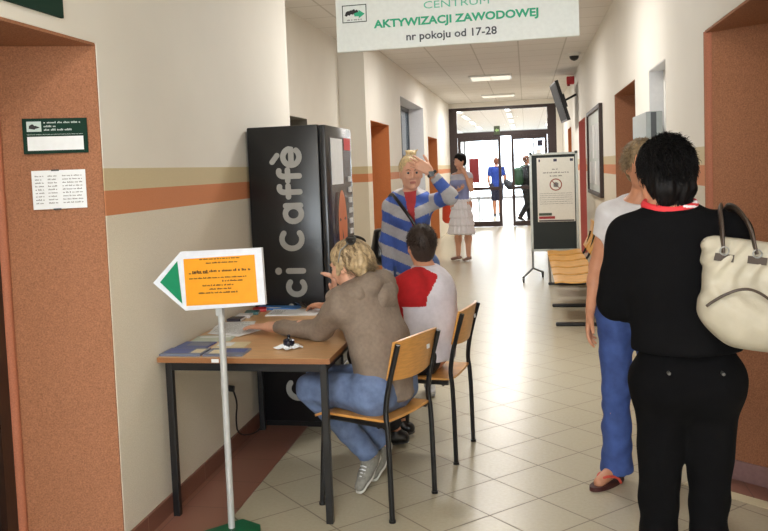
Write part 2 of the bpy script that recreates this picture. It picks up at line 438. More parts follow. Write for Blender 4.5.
def hand_prims(w, u, n, side, curl=(.3, .35, .4, .45), s=1.0, spread=.12, thumb=.75, k=.004):
    """wrist, finger direction, palm normal, side = direction of the thumb"""
    w = A(w); u = unit(u); n = unit(A(n)-u*(A(n)@u)); t = unit(A(side)-u*(A(side)@u)-n*(A(side)@n))
    L = []
    for i, (off, ln) in enumerate(((.030, .072), (.010, .080), (-.010, .074), (-.028, .058))):
        b = w+(u*(.092-.004*abs(i-1))+t*off)*s
        L.append(rc(w+(u*.012+t*off*.6)*s, b, .0155*s, .0125*s, .012, n=n, f=.9))
        d = unit(u+t*(off/.03)*spread); p = b; c = curl[i]; r = .0092*s if i < 3 else .008*s
        for q, fr in enumerate((.45, .32, .23)):
            a = c*(.7, 1.2, .9)[q]; d = unit(d*math.cos(a)+n*math.sin(a)*1.0); e = p+d*ln*fr*s
            # keep n perpendicular to the bending finger
            L.append(rc(p, e, r, r*.93, k)); p = e; r *= .93
    b = w+(u*.022+t*.020+n*.004)*s; d = unit(u*.72+t*thumb+n*.28); e = b+d*.045*s
    L.append(rc(b, e, .0165*s, .0115*s, .012)); d2 = unit(d+u*.35+n*.1); e2 = e+d2*.030*s; L.append(rc(e, e2, .0108*s, .0098*s, .004)); L.append(rc(e2, e2+unit(d2+u*.25)*.024*s, .0098*s, .008*s, .004))
    return L
def strands(name, n, root, grow, length, width, m, parent, seg=6, lift=0.0):
    """n hair locks; root(i) -> (pos, normal); grow(pos, normal, t) -> direction"""
    V = []; F = []
    for i in range(n):
        p, nn = root(i); L = length*random.uniform(.7, 1.25); w = width*random.uniform(.6, 1.4)
        pts = [p]; 
        for k in range(seg):
            d = unit(grow(pts[-1], nn, k/seg)); pts.append(pts[-1]+d*L/seg)
        side = None
        b = len(V)
        for k, q in enumerate(pts):
            t = unit(pts[min(k+1, seg)]-pts[max(k-1, 0)]); sd = np.cross(t, nn); l = np.linalg.norm(sd); sd = sd/l if l > 1e-4 else A(1, 0, 0); up = np.cross(sd, t)
            ww = w*(1-.85*(k/seg)**1.5)
            V += [q+sd*ww, q-sd*ww, q+up*ww*.8]
        for k in range(seg):
            a = b+3*k
            for (x, y) in ((0, 1), (1, 2), (2, 0)): F.append((a+x, a+y, a+3+y, a+3+x))
        F.append((b+2, b+1, b))
    return mk(name, V, F, m, parent, True, tuple(parent_world(parent)))
def bodyset(J, fw, fl=None, sc=1.0, W=.135, H=.085, thigh=.085, calf=.056, arm=.043, neck=.048, yoke=.05, bust=0):
    """joints -> dict of primitive groups; fw = where the chest faces"""
    fw = unit(fw); fl = fw if fl is None else unit(fl)
    P = {}
    up = unit(A(J['neck'])-A(J['pelvis']))
    sd = unit(A(J['shR'])-A(J['shL']))
    P['pelvis'] = [rc(J['hipL'], J['hipR'], H*1.12*sc, None, .05, n=fl, f=.95), rc(A(J['pelvis'])+up*.02, J['waist'], W*sc*.92, W*sc*.86, .06, n=fl, f=.72)]
    P['chest'] = [rc(J['waist'], J['chest'], W*sc*.86, W*sc*1.06, .06, n=fw, f=.70),
                  rc(A(J['shL'])+sd*.03-up*.01, A(J['shR'])-sd*.03-up*.01, yoke*sc, yoke*sc, .06), rc(A(J['chest']), A(J['neck'])-up*.06, W*sc*.95, W*sc*.55, .05, n=fw, f=.66),
                  rc(A(J['neck'])-up*.015, A(J['shL'])+up*.012+sd*.02, .044*sc, .034*sc, .05), rc(A(J['neck'])-up*.015, A(J['shR'])+up*.012-sd*.02, .044*sc, .034*sc, .05)]
    if bust:
        for s_ in (-1, 1): P['chest'].append(el(A(J['chest'])+fw*(.085*sc)+sd*s_*.065*sc+up*.01, A(.062, .055, .06)*sc*bust, frame(fw), .05))
    P['neck'] = [rc(A(J['neck'])-up*.04, J['skull'], neck*sc*1.08, neck*sc, .03)]
    for s_ in 'LR':
        sh, e, w = A(J['sh'+s_]), A(J['el'+s_]), A(J['wr'+s_])
        P['arm'+s_] = [rc(sh, e, arm*1.12*sc, arm*.86*sc, .03), rc(e, e+(w-e)*.35, arm*.88*sc, arm*.86*sc, .02), rc(e+(w-e)*.3, w, arm*.84*sc, arm*.58*sc, .02)]
        P['uarm'+s_] = P['arm'+s_][:1]
        h, k, a = A(J['hip'+s_]), A(J['kn'+s_]), A(J['an'+s_])
        P['leg'+s_] = [rc(h, k, thigh*sc, calf*1.02*sc, .04), rc(k, k+(a-k)*.35, calf*.98*sc, calf*1.0*sc, .03), rc(k+(a-k)*.3, a, calf*.98*sc, calf*.62*sc, .03)]
        t = A(J['to'+s_]); P['foot'+s_] = [] if J.get('shod', True) else [rc(a+A(0, 0, -.01), t, .036*sc, .026*sc, .02), rc(a, a+(a-t)*.22+A(0, 0, t[2]-a[2])*.6, .034*sc, .028*sc, .02)]
    return P
# ------------------------------------------------------------------ the setting
XL, XR, XRF, XLF, XLR, CZ = -1.69, .86, .90, -1.93, -2.26, 3.2
Y_END = 21.6
def sbox(name, x0, x1, y0, y1, z0, z1, m, bev=0):
    return struct(G(((x0+x1)/2, (y0+y1)/2, z0)).box(x0, x1, y0, y1, z0, z1, bev).build(name, m))
sbox('floor', -4.2, 3.2, -4.2, 44, -.1, 0, FLOOR)
sbox('ceiling', -4.2, 3.2, -4.2, Y_END+.1, CZ, CZ+.1, CEIL)
g = G((0, -4, 0)); g.box(-2.9, -1.5, -4.2, -4, 0, CZ).box(.7, 2.4, -4.2, -4, 0, CZ).box(-1.5, .7, -4.2, -4, 0, .8).box(-1.5, .7, -4.2, -4, 2.8, CZ); struct(g.build('wall_behind', WALL))
g = G((-.4, -4.1, .8))
for x in (-1.5, -.43, .64): g.box(x, x+.06, -4.15, -4.08, .8, 2.8)
for z in (.8, 2.74): g.box(-1.5, .7, -4.15, -4.08, z, z+.06)
w3 = struct(g.build('window_added', mat('pale_frame', (196, 196, 200), .4))); G().box(-1.46, .66, -4.12, -4.11, .84, 2.76).build('pane', GLASS, w3)  # unseen window added behind the camera as an opening for the fill light
DL = bpy.data.lights.new('rear_fill', 'AREA'); DL.shape = 'RECTANGLE'; DL.size = 2.2; DL.size_y = 2.0; DL.energy = 105; DL.color = (.93, .96, 1)
dlo = bpy.data.objects.new('rear_fill', DL); COL.objects.link(dlo); dlo.location = (-.4, -4.3, 1.8); dlo.rotation_euler = (PI/2, 0, 0)  # added area lamp, brightens the hanging sign and near end from behind
# left wall with the door recess nearest the camera
g = G((XL, 3.1, 0))
g.prism([(XL, 3.11), (XL, 5.9), (-2.75, 5.9), (-2.75, 2.85), (-2.05, 2.85), (-2.045, 2.95)], (0, 0, 0), (1, 0, 0), (0, 1, 0), CZ)
g.box(-2.75, XL, 1.5, 3.11, 2.137, CZ); g.box(-2.75, XL, -4, 1.5, 0, CZ)
struct(g.build('wall_left', WALL))
g = G((XL, 3.1, 0)); g.prism([(XL-.002, 3.108), (-2.04, 2.948), (-2.04, 2.940), (XL-.002, 3.100)], (0, 0, 0), (1, 0, 0), (0, 1, 0), 2.132); struct(g.build('trim_1', TERRA))
g = G((XL, 2.3, 2.1)); g.box(-2.72, XL-.001, 1.5, 3.10, 2.125, 2.1365); struct(g.build('trim_2', TERRA))
g = G((-2.0, 2.9, 0)); g.tube([(-2.045, 2.925, 0), (-2.045, 2.925, 2.125)], .022, 12); struct(g.build('trim_3', mat('terracotta_edge', (180, 112, 84), .7, noise=.15, nscale=170), auto=True))
g = G((-2.2, 2.88, 0)); g.box(-2.6, -2.046, 2.835, 2.915, 0, 2.125); struct(g.build('trim_5', DOORDK))
g = G((-2.05, 2.2, 0)); g.box(-2.14, -2.075, 1.5, 2.85, 0, 2.12); d1 = struct(g.build('door_1', DOORDK))
G().tube([(-2.08, 2.7, 1.05), (-2.04, 2.7, 1.05), (-2.04, 2.58, 1.05)], .008, 8).build('door_handle', CHROME, d1)
# skirting
g = G((XL, 4.5, 0)); g.box(XL, XL+.012, 3.11, 5.9, 0, .088); struct(g.build('baseboard_left', SKIRT))
g = G((XL, 4.5, 0)); g.box(XL, -1.375, -4, 5.9, 0, .003); struct(g.build('trim_4', BORDER))

def side_wall(name, X, dirn, y0, y1, ops, depth0=.4, thick=.8, n0=10):
    """wall whose face is at X; dirn=-1 body lies towards -x.  ops: (ya, yb, z0, z1, reveal material, back)"""
    g = G((X, (y0+y1)/2, 0)); y = y0; B = X+dirn*thick
    for (a, b, z0, z1, rm, bk) in ops:
        g.box(X, B, y, a, 0, CZ); g.box(X, B, a, b, z1, CZ)
        if z0 > 0: g.box(X, B, a, b, 0, z0)
        y = b
    g.box(X, B, y, y1, 0, CZ); struct(g.build(name, WALL))
    for i, (a, b, z0, z1, rm, bk) in enumerate(ops):
        depth = .12 if bk is WHITE else depth0
        h = G((X, (a+b)/2, z0)); e = .006; Xi = X+dirn*.002; D = X+dirn*depth
        h.box(Xi, D, b-e, b-.001, z0+.001, z1-.001); h.box(Xi, D, a+.001, a+e, z0+.001, z1-.001); h.box(Xi, D, a+e, b-e, z1-e, z1-.001)
        struct(h.build('trim_%d' % (n0+i), rm))
        if bk is not None:
            dm = bk; h = G((D, (a+b)/2, z0)); h.box(D, D+dirn*.05, a+e, b-e, z0, z1-e)
            # raised panels and a frame so the leaf reads as a door
            dd = struct(h.build('door_%d' % (n0+i), dm))
            k = G(); k.box(D, D-dirn*.02, a+e, a+.08, z0, z1-e).box(D, D-dirn*.02, b-.08, b-e, z0, z1-e).box(D, D-dirn*.02, a+.08, b-.08, z1-.09, z1-e); k.build('door_frame', dm, dd)
            k = G(); yh = a+.2; k.tube([(D, yh, 1.05), (D-dirn*.05, yh, 1.05), (D-dirn*.05, yh+.11, 1.05)], .009, 8); k.build('door_handle', CHROME, dd)
DOORBR = mat('brown_door', (120, 74, 46), .45, noise=.15, nscale=16, stretch=(6, 6, 1))
DOORGR = mat('green_grey_door', (70, 84, 74), .45)
WHITED = mat('white_reveal', (226, 226, 228), .55)
# recess part of the left wall, its end face, then the far left wall
side_wall('wall_left_recess', XLR, -1, 5.9, 10.15, [(7.3, 8.55, 0, 2.15, mat('grey_reveal', (120, 116, 108), .6), DOORDK)], .25, n0=10)
side_wall('wall_left_far', XLF, -1, 10.15, Y_END, [(10.45, 11.9, 0, 2.22, TERRA2, DOORBR), (13.1, 16.1, .9, 2.74, WHITED, None), (16.75, 18.5, 0, 2.22, TERRA2, DOORGR)], .42, n0=20)
side_wall('wall_right_far', XRF, 1, 5.5, Y_END, [(5.62, 6.5, 0, 2.23, WHITED, WHITE), (7.3, 8.95, 0, 2.25, TERRA, DOORBR), (13.3, 14.9, 0, 2.27, PINK, PINK), (17.3, 18.7, 0, 2.3, TERRA2, DOORBR)], .4, n0=30)
g = G((XR, 5, 0)); g.prism([(XR, 4.35), (1.9, 3.49), (1.9, 5.5), (XR, 5.5)], (0, 0, 0), (1, 0, 0), (0, 1, 0), CZ); struct(g.build('wall_right', WALL))
g = G((XR, 2, 2.19)); g.box(XR, 1.9, 3.1, 4.35, 2.19, CZ); g.box(XR, 1.9, -4, 3.1, 0, CZ); g.box(1.9, 2.0, 3.1, 4.4, 0, CZ); struct(g.build('wall_right_near', WALL))  # unseen near stretch lengthened to keep light off the splayed jamb
jd = Vector((1.04, -.86, 0)).normalized(); jn = Vector((-jd.y, jd.x, 0))*-1
g = G((XR, 4.3, 0)); a = Vector((XR, 4.35, 0)); b = Vector((1.9, 3.49, 0))
def off(p, k): q = p+jn*k; return (q.x, q.y)
nn = Vector((-.637, -.771, 0))   # out of the splayed jamb, towards the camera
def off(p, k): q = p+nn*k; return (q.x, q.y)
g.prism([off(a, .001), off(a, .007), off(b, .007), off(b, .001)], (0, 0, 0), (1, 0, 0), (0, 1, 0), 2.184); struct(g.build('trim_40', TERRA))
g = G((XR, 4.3, 0)); g.tube([(XR+.020, 4.338, 0), (XR+.020, 4.338, 2.184)], .022, 12); struct(g.build('trim_41', bpy.data.materials['terracotta_edge'], auto=True))
g = G((XR, 4.3, 2.1)); g.box(XR+.001, 1.9, 3.1, 4.34, 2.178, 2.189); struct(g.build('trim_42', TERRA))
g = G((XR, 4.3, 0)); g.prism([off(a, .007), off(a, .019), off(b, .019), off(b, .007)], (0, 0, 0), (1, 0, 0), (0, 1, 0), .098); struct(g.build('baseboard_right', SKIRT2))
g = G((XR, 4.2, 0)); g.prism([off(a, .02), off(a, .17), off(b, .17), off(b, .02)], (0, 0, 0), (1, 0, 0), (0, 1, 0), .003); struct(g.build('trim_43', BORDER))
g = G((XR, 4.1, 0)); g.prism([off(a, .172), off(a, .25), off(b, .25), off(b, .172)], (0, 0, 0), (1, 0, 0), (0, 1, 0), .0025); struct(g.build('trim_44', mat('cream_tiles', (222, 212, 178), .3)))
# end wall over and beside the glazed partition
g = G((0, Y_END, 0)); g.box(-2.75, 2.0, Y_END, Y_END+.25, 3.08, CZ); g.box(.76, 2.0, Y_END, Y_END+.25, 0, 3.08); g.box(-2.75, -1.93, Y_END, Y_END+.25, 0, 3.08); struct(g.build('wall_end', WALL))
# window in the left wall
g = G((XLF-.36, 14.6, .9))
for y0_, y1_ in ((13.1, 13.17), (14.02, 14.12), (15.05, 15.15), (16.03, 16.1)): g.box(XLF-.28, XLF-.34, y0_, y1_, .9, 2.74)
for z0_, z1_ in ((.9, .97), (1.75, 1.84), (2.67, 2.74)): g.box(XLF-.28, XLF-.34, 13.1, 16.1, z0_, z1_)
w1 = struct(g.build('window_1', mat('blue_grey_frame', (84, 92, 100), .4)))
G().box(XLF-.31, XLF-.32, 13.12, 16.08, .92, 2.72).build('pane', mat('dim_glass', (120, 132, 144), .08, spec=.6), w1)
sbox('trim_50', XLF+.03, XLF-.34, 13.08, 16.12, .865, .9, WHITE)

# glazed entrance partition (x -1.93 .. .76 at Y_END)
y0_, y1_ = Y_END, Y_END+.09
pa = (-1.93, .76)
g = G((-.6, Y_END, 0))
g.box(-1.93, -1.73, y0_, y1_, 0, 3.08); g.box(.54, .76, y0_, y1_, 0, 3.08); g.box(-1.73, .54, y0_, y1_, 3.0, 3.08); g.box(-1.73, .54, y0_, y1_, 2.32, 2.44)
pt = struct(g.build('door_2', FRAMEDK))
g = G(); g.box(-1.73, .54, y0_+.04, y0_+.05, 2.44, 3.0); g.build('transom_glass', GLASS, pt)
def leaf(name, x0, x1, swing, m=FRAMEDK):
    h = G((x0, Y_END+.04, 0)); 
    h.box(x0, x0+.07, y0_+.02, y1_-.01, 0.01, 2.32).box(x1-.07, x1, y0_+.02, y1_-.01, 0.01, 2.32).box(x0+.07, x1-.07, y0_+.02, y1_-.01, 2.22, 2.32).box(x0+.07, x1-.07, y0_+.02, y1_-.01, .95, 1.03).box(x0+.07, x1-.07, y0_+.02, y1_-.01, .01, .14)
    o = struct(h.build(name, m))
    G().box(x0+.07, x1-.07, y0_+.045, y0_+.053, .14, .95).box(x0+.07, x1-.07, y0_+.045, y0_+.053, 1.03, 2.22).build('leaf_glass', GLASS, o)
    G().tube([(x1-.04, y0_+.02, .95), (x1-.04, y0_-.04, .97), (x1-.04, y0_-.04, 1.2), (x1-.04, y0_+.02, 1.22)], .012, 8).build('door_handle', BLACK, o)
    return o
leaf('door_3', -1.72, -.63, 0)
leaf('door_4', -.37, .53, 0)
g = G(); g.box(.30, .42, Y_END-.003, Y_END+.02, 2.04, 2.19).box(.30, .42, Y_END+.0, Y_END+.02, 1.7, 1.98)
s1 = G((.36, Y_END-.01, 2)); s1.lathe([(.0, 0), (.001, 0)], (.36, Y_END, 2.1)); 
o = G((.36, Y_END+.01, 2.04)).box(.28, .42, Y_END+.004, Y_END+.014, 2.02, 2.18).build('door_notice', mat('dark_notice', (40, 36, 60), .5)); tag(o, 'small dark square notice at the top of the right glass door leaf', 'notice')
o = G((.36, Y_END+.01, 1.7)).box(.24, .38, Y_END+.004, Y_END+.014, 1.72, 1.95).build('door_notice', PAPER); tag(o, 'pale paper notice below the dark square one on the right glass door leaf', 'notice')
e = empty('exit_sign', (-.70, Y_END-.06, 2.42), 'small green exit sign box above the gap between the glass door leaves', 'sign')
G().box(-.79, -.64, Y_END-.06, Y_END-.005, 2.36, 2.58, .006).build('housing', mat('olive_housing', (64, 76, 50), .5), e)
G().prism([(0, .0), (.05, .05), (.05, .025), (.1, .025), (.1, -.025), (.05, -.025), (.05, -.05)], (-.765, Y_END-.0605, 2.47), (1, 0, 0), (0, 0, 1), .002).build('arrow', mat('pale_green', (150, 190, 120), .5), e)

# hall beyond the doors
HW = mat('hall_white', (238, 236, 236), .6)
sbox('ceiling_hall', -4.2, 3.2, Y_END+.1, 44, CZ, CZ+.1, CEIL)
sbox('wall_hall_left', -3.0, -2.9, Y_END+.25, 44, 0, CZ, HW)
sbox('wall_hall_right', 1.9, 2.0, Y_END+.25, 44, 0, CZ, HW)
g = G((-.5, 40, 0))
for x in (-2.9, -1.3, .3, 1.82): g.box(x, x+.08, 40, 40.1, 0, CZ)
for z in (0, 3.1): g.box(-2.9, 1.9, 40, 40.1, z, z+.1)
wd = struct(g.build('window_2', mat('pale_frame', (196, 196, 200), .4)))
G().box(-2.9, 1.9, 40.04, 40.05, .1, 3.1).build('pane', GLASS, wd)
for i, (x, y) in enumerate(((-2.895, 24.2), (-2.895, 27.4), (-2.895, 31), (1.895, 26), (1.895, 30))):
    s_ = 1 if x < 0 else -1
    o = G((x, y, 0)).box(x, x+s_*.04, y-.5, y+.5, 0, 2.1).build('door_%d' % (5+i), mat('hall_door', (196, 170, 150), .5)); struct(o)
    G().box(x, x+s_*.06, y-.58, y-.5, 0, 2.18).box(x, x+s_*.06, y+.5, y+.58, 0, 2.18).box(x, x+s_*.06, y-.5, y+.5, 2.1, 2.18).build('door_frame', mat('hall_frame', (160, 120, 100), .5), o)
o = G((-1.4, 24.4, .9)).box(-1.62, -1.34, 24.2, 24.24, 1.1, 1.8, .01).build('wall_poster', mat('maroon_board', (130, 36, 40), .5)); tag(o, 'dark red notice board seen through the left glass door leaf', 'board')
g = G((-1.4, 24.2, 0)); g.tube([(-1.60, 24.22, 0), (-1.60, 24.22, 1.1)], .015).tube([(-1.36, 24.22, 0), (-1.36, 24.22, 1.1)], .015).tube([(-1.48, 24.22, 1.1), (-1.3, 24.5, 0)], .012); g.build('easel_leg', GREY).parent = None
bpy.data.objects['easel_leg'].parent = o; bpy.data.objects['easel_leg'].location = Vector((-1.4, 24.2, 0))-o.location

# ------------------------------------------------------------------ ceiling lights (real lamps)
LM = mat('lamp_diffuser', (255, 250, 240), .5, emit=(255, 246, 232), estr=1.7)
LF = mat('lamp_frame', (225, 225, 220), .4)
def ceiling_light(x, y, w, l, label, power, group='ceiling lights', em=LM, col=(1, .965, .92)):
    e = empty('ceiling_light', (x, y, CZ), label, 'ceiling light', group)
    G().box(x-w/2-.03, x-w/2, y-l/2, y+l/2, CZ-.035, CZ).box(x+w/2, x+w/2+.03, y-l/2, y+l/2, CZ-.035, CZ).box(x-w/2-.03, x+w/2+.03, y-l/2-.03, y-l/2, CZ-.035, CZ).box(x-w/2-.03, x+w/2+.03, y+l/2, y+l/2+.03, CZ-.035, CZ).build('frame', LF, e)
    G().box(x-w/2, x+w/2, y-l/2, y+l/2, CZ-.02, CZ-.008).build('diffuser', em, e)
    g = G()
    g.box(x-.004, x+.004, y-l/2, y+l/2, CZ-.034, CZ-.02)
    for i in range(1, 8): g.box(x-w/2, x+w/2, y-l/2+l*i/8-.004, y-l/2+l*i/8+.004, CZ-.034, CZ-.02)
    g.build('louvre', LF, e)
    if power:
        L = bpy.data.lights.new('lamp', 'AREA'); L.shape = 'RECTANGLE'; L.size = w; L.size_y = l; L.energy = power; L.color = col
        lo = bpy.data.objects.new('lamp', L); COL.objects.link(lo); lo.location = (x, y, CZ-.04)
HL = mat('hall_lamp', (255, 255, 255), .5, emit=(255, 250, 250), estr=8)
POW = globals().get('POW', {})
ceiling_light(-.4, .2, .6, .6, 'square louvred ceiling light above the near end of the corridor', 42)
ceiling_light(-.4, -2.4, .6, .6, 'square louvred ceiling light behind the camera', 22)
ceiling_light(-.45, 6.6, .6, .6, 'square louvred ceiling light just beyond the hanging sign', 40)
ceiling_light(-.55, 10.6, .6, .6, 'square louvred ceiling light above the seated waiting benches', 30)
ceiling_light(-.6, 15.5, .7, .7, 'nearer of the two louvred ceiling lights seen below the hanging sign', 45)
ceiling_light(-.6, 19.6, .7, .5, 'farther of the two louvred ceiling lights, close to the glass partition', 50)
for x in (-1.9, -.5, .9):
    for y in (24, 27.5, 31, 35):
        ceiling_light(x, y, .12, 2.2, 'narrow strip light in the hall ceiling beyond the glass doors', 85 if x == -.5 else 0, 'strip lights of the hall beyond the doors', HL, (1, .97, 1))

# ------------------------------------------------------------------ hanging sign
e = empty('hanging_sign', (-.4, 5.0, 2.304), 'large white hanging sign with green lettering above the corridor', 'sign')
sx0, sx1 = -1.113, .318
G().box(sx0, sx1, 5.0, 5.03, 2.304, 2.78, .004).build('board', mat('sign_white', (236, 240, 236), .35), e)
for xw in (sx0+.15, sx1-.15): G().tube([(xw, 5.015, 2.775), (xw, 5.015, CZ)], .004).build('hanging_wire', GREY, e)
SG = mat('sign_text_green', (40, 176, 130), .5)
SG2 = mat('sign_text_pale_green', (110, 200, 170), .5)
text_mesh('lettering', 'CENTRUM', .060, (-.575, 4.998, 2.527), (1, 0, 0), (0, 0, 1), SG2, e, .0, fit=.385)
text_mesh('lettering', 'AKTYWIZACJI ZAWODOWEJ', .064, (-.88, 4.998, 2.436), (1, 0, 0), (0, 0, 1), SG, e, .0022, fit=.97)
text_mesh('lettering', 'nr pokoju od 17-28', .064, (-.685, 4.998, 2.349), (1, 0, 0), (0, 0, 1), mat('sign_text_dark', (62, 66, 72), .5), e, .001, fit=.535)
def logo(parent, o, w, h, u=(1, 0, 0)):
    u = Vector(u); o = Vector(o); n = u.cross(Vector((0, 0, 1)))
    g = G(); t = w*.03
    for a in ((0, 0, w, t), (0, h-t, w, h), (0, 0, t, h), (w-t, 0, w, h)): g.prism([(a[0], a[1]), (a[2], a[1]), (a[2], a[3]), (a[0], a[3])], o, u, (0, 0, 1), .0015)
    g.build('logo_border', DKGREEN, parent)
    g = G()
    for k, (x, y) in enumerate(((.16, .42), (.28, .46), (.40, .50), (.52, .46))):
        g.prism([((x-.06)*w, (y)*h), ((x+.02)*w, (y-.06)*h), ((x+.15)*w, (y+.14)*h), ((x+.1)*w, (y+.26)*h), ((x)*w, (y+.2)*h)], o, u, (0, 0, 1), .002+.0002*k)
    g.build('logo_hand', INK, parent)
    g = G(); g.prism([(.50*w, .34*h), (.68*w, .34*h), (.68*w, .22*h), (.92*w, .46*h), (.68*w, .70*h), (.68*w, .58*h), (.50*w, .52*h)], o, u, (0, 0, 1), .003); g.build('logo_arrow', SG, parent)
    g = G(); word_lines(g, o, u, (0, 0, 1), [(.2*w, .8*w, .12*h)], h*.09, .002); g.build('logo_text', INKG, parent)
logo(e, (-1.072, 4.998, 2.478), .15, .105)

# ------------------------------------------------------------------ things on the near left wall
e = empty('room_sign', (XL, 2.7, 2.19), 'dark green room sign fixed on the wall above the near left doorway', 'sign')
G().box(XL, XL+.012, 2.25, 2.86, 2.193, 2.47).build('plate', DKGREEN, e)
G().box(XL+.012, XL+.014, 2.3, 2.80, 2.255, 2.33).build('name_strip', mat('grey_strip', (176, 178, 180), .5), e)
# jamb frame of reference: along the left jamb
ju = (Vector((XL, 3.11, 0))-Vector((-1.99, 2.95, 0))).normalized(); jo = Vector((-1.99, 2.95, 0)); jn2 = Vector((ju.y, -ju.x, 0))
def jp(s, z, k=.010): q = jo+ju*(s+.024)+jn2*k; return Vector((q.x, q.y, z))
e = empty('door_plate', jp(.17, 1.70), 'dark green door plate with a blank white strip on the terracotta jamb', 'sign')
G().prism([(0, 0), (.245, 0), (.245, .140), (0, .140)], jp(.018, 1.698, .006), ju, (0, 0, 1), .008).build('plate', DKGREEN, e)
G().prism([(0, 0), (.212, 0), (.212, .055), (0, .055)], jp(.034, 1.711, .014), ju, (0, 0, 1), .0015).build('name_strip', PAPER, e)
G().prism([(0, 0), (.055, 0), (.055, .04), (0, .04)], jp(.034, 1.786, .014), ju, (0, 0, 1), .0015).build('logo', mat('pale_logo', (190, 205, 200), .5), e)
g = G(); g.prism([(.008, .012), (.03, .008), (.034, .02), (.022, .03), (.01, .024)], jp(.034, 1.786, .0158), ju, (0, 0, 1), .0008).prism([(.03, .01), (.05, .016), (.032, .024)], jp(.034, 1.786, .0158), ju, (0, 0, 1), .0009); g.build('logo_mark', INK, e)
g = G(); word_lines(g, jp(.034, 1.70, .014), ju, (0, 0, 1), [(.064, .205, .118), (.064, .11, .103), (.064, .17, .089)], .008); word_lines(g, jp(.034, 1.70, .014), ju, (0, 0, 1), [(.0, .21, .073)], .003); g.build('printed_text', mat('pale_text', (190, 200, 196), .5), e)
e = empty('notice_sheet', jp(.17, 1.48), 'white printed timetable sheet clipped on the terracotta jamb under the door plate', 'notice')
G().prism([(0, 0), (.205, 0), (.205, .155), (0, .155)], jp(.040, 1.476, .008), ju, (0, 0, 1), .002).build('sheet', PAPER, e)
g = G(); rows = []
for k in range(9):
    y = .130-.0135*k; rows += [(.012, .045, y), (.06, .095, y), (.115, .192, y)]
word_lines(g, jp(.040, 1.476, .0101), ju, (0, 0, 1), rows, .006); g.build('printed_text', INKG, e)
for z in (1.628, 1.472): G().prism([(0, 0), (.03, 0), (.03, .006), (0, .006)], jp(.115, z, .008), ju, (0, 0, 1), .006).build('clip', BLACKP, e)
# wall socket with plug and cable under the table
e = empty('power_outlet', (XL, 4.32, .34), 'white wall socket with a black plug low on the wall under the table', 'socket')
G().box(XL, XL+.012, 4.27, 4.37, .36, .46, .004).build('plate', WHITE, e)
g = G(); g.tube([(XL+.012, 4.34, .39), (XL+.05, 4.34, .385)], .018).tube(smooth_path([(XL+.045, 4.34, .38), (XL+.06, 4.36, .30), (XL+.03, 4.40, .2), (XL+.03, 4.42, .09), (XL+.04, 4.7, .012), (XL+.03, 4.86, .012)]), .005, 6); g.build('plug_cable', BLACKP, e)

# ------------------------------------------------------------------ coffee machine
e = empty('coffee_machine', (-1.43, 5.23, 0), 'tall black coffee vending machine with grey lettering standing against the left wall', 'vending machine')
mx0, mx1, my0, my1, mz = -1.675, -1.225, 4.87, 5.62, 1.87
MB_ = mat('machine_black', (18, 18, 20), .28)
G().box(mx0, mx1, my0, my1, .04, mz, .008).box(mx0+.03, mx1-.03, my0+.03, my1-.03, 0, .05).build('cabinet', MB_, e, auto=True)
dr = G().box(mx1+.004, mx1+.045, my0+.005, my1-.005, .06, mz-.004, .008).build('door', mat('machine_door', (34, 35, 38), .25), e, auto=True)
F0 = mx1+.045
dk = mat('poster_dark', (44, 26, 26), .25); 
G().box(F0, F0+.003, my0+.10, my1-.06, .75, 1.80).build('poster', dk, dr)
G().box(F0+.003, F0+.005, my0+.12, my0+.44, 1.50, 1.79).build('notice', PAPER, dr)
fy = my0+.36
face = [(.13*math.cos(a)*(1.0 if math.cos(a) > 0 else .9), .23*math.sin(a)) for a in np.linspace(0, 2*PI, 28)[:-1]]
G().prism([(p[0]+.02, p[1]) for p in face], (F0+.003, fy, 1.23), (0, 1, 0), (0, 0, 1), .001).build('portrait', mat('poster_skin', (214, 120, 72), .4), dr)
g = G()
for yy in (-.05, .09): g.prism([(yy-.03, .0), (yy, .014), (yy+.03, 0), (yy, -.008)], (F0+.0042, fy, 1.27), (0, 1, 0), (0, 0, 1), .001)
g.prism([(.0, .06), (.03, .0), (.0, -.01)], (F0+.0042, fy, 1.15), (0, 1, 0), (0, 0, 1), .001)
g.prism([(-.19, -.05), (-.12, .10), (-.10, .24), (-.02, .25), (-.14, .25), (-.19, .15)], (F0+.0042, fy, 1.20), (0, 1, 0), (0, 0, 1), .001); g.build('portrait_detail', mat('poster_brown', (58, 26, 20), .4), dr)
G().prism([(-.035, 0), (0, .014), (.035, 0), (0, -.014)], (F0+.0042, fy+.02, 1.07), (0, 1, 0), (0, 0, 1), .001).build('portrait_lips', mat('poster_red', (176, 40, 34), .4), dr)
G().prism([(-.07, 0), (-.05, -.10), (.05, -.10), (.07, 0)], (F0+.0045, fy-.12, 1.02), (0, 1, 0), (0, 0, 1), .001).build('portrait_cup', mat('poster_cup', (226, 214, 200), .4), dr)
G().box(F0+.003, F0+.005, my0+.50, my1-.06, 1.72, 1.80).build('red_tab', RED, dr)
for k in range(9): G().box(F0+.003, F0+.016, my1-.17, my1-.10, .95+k*.07, .985+k*.07, .003).build('button', mat('button_white', (210, 206, 200), .4), dr)
G().box(F0, F0+.006, my0+.2, my0+.5, .35, .6, .01).build('cup_hatch', BLACKP, dr)
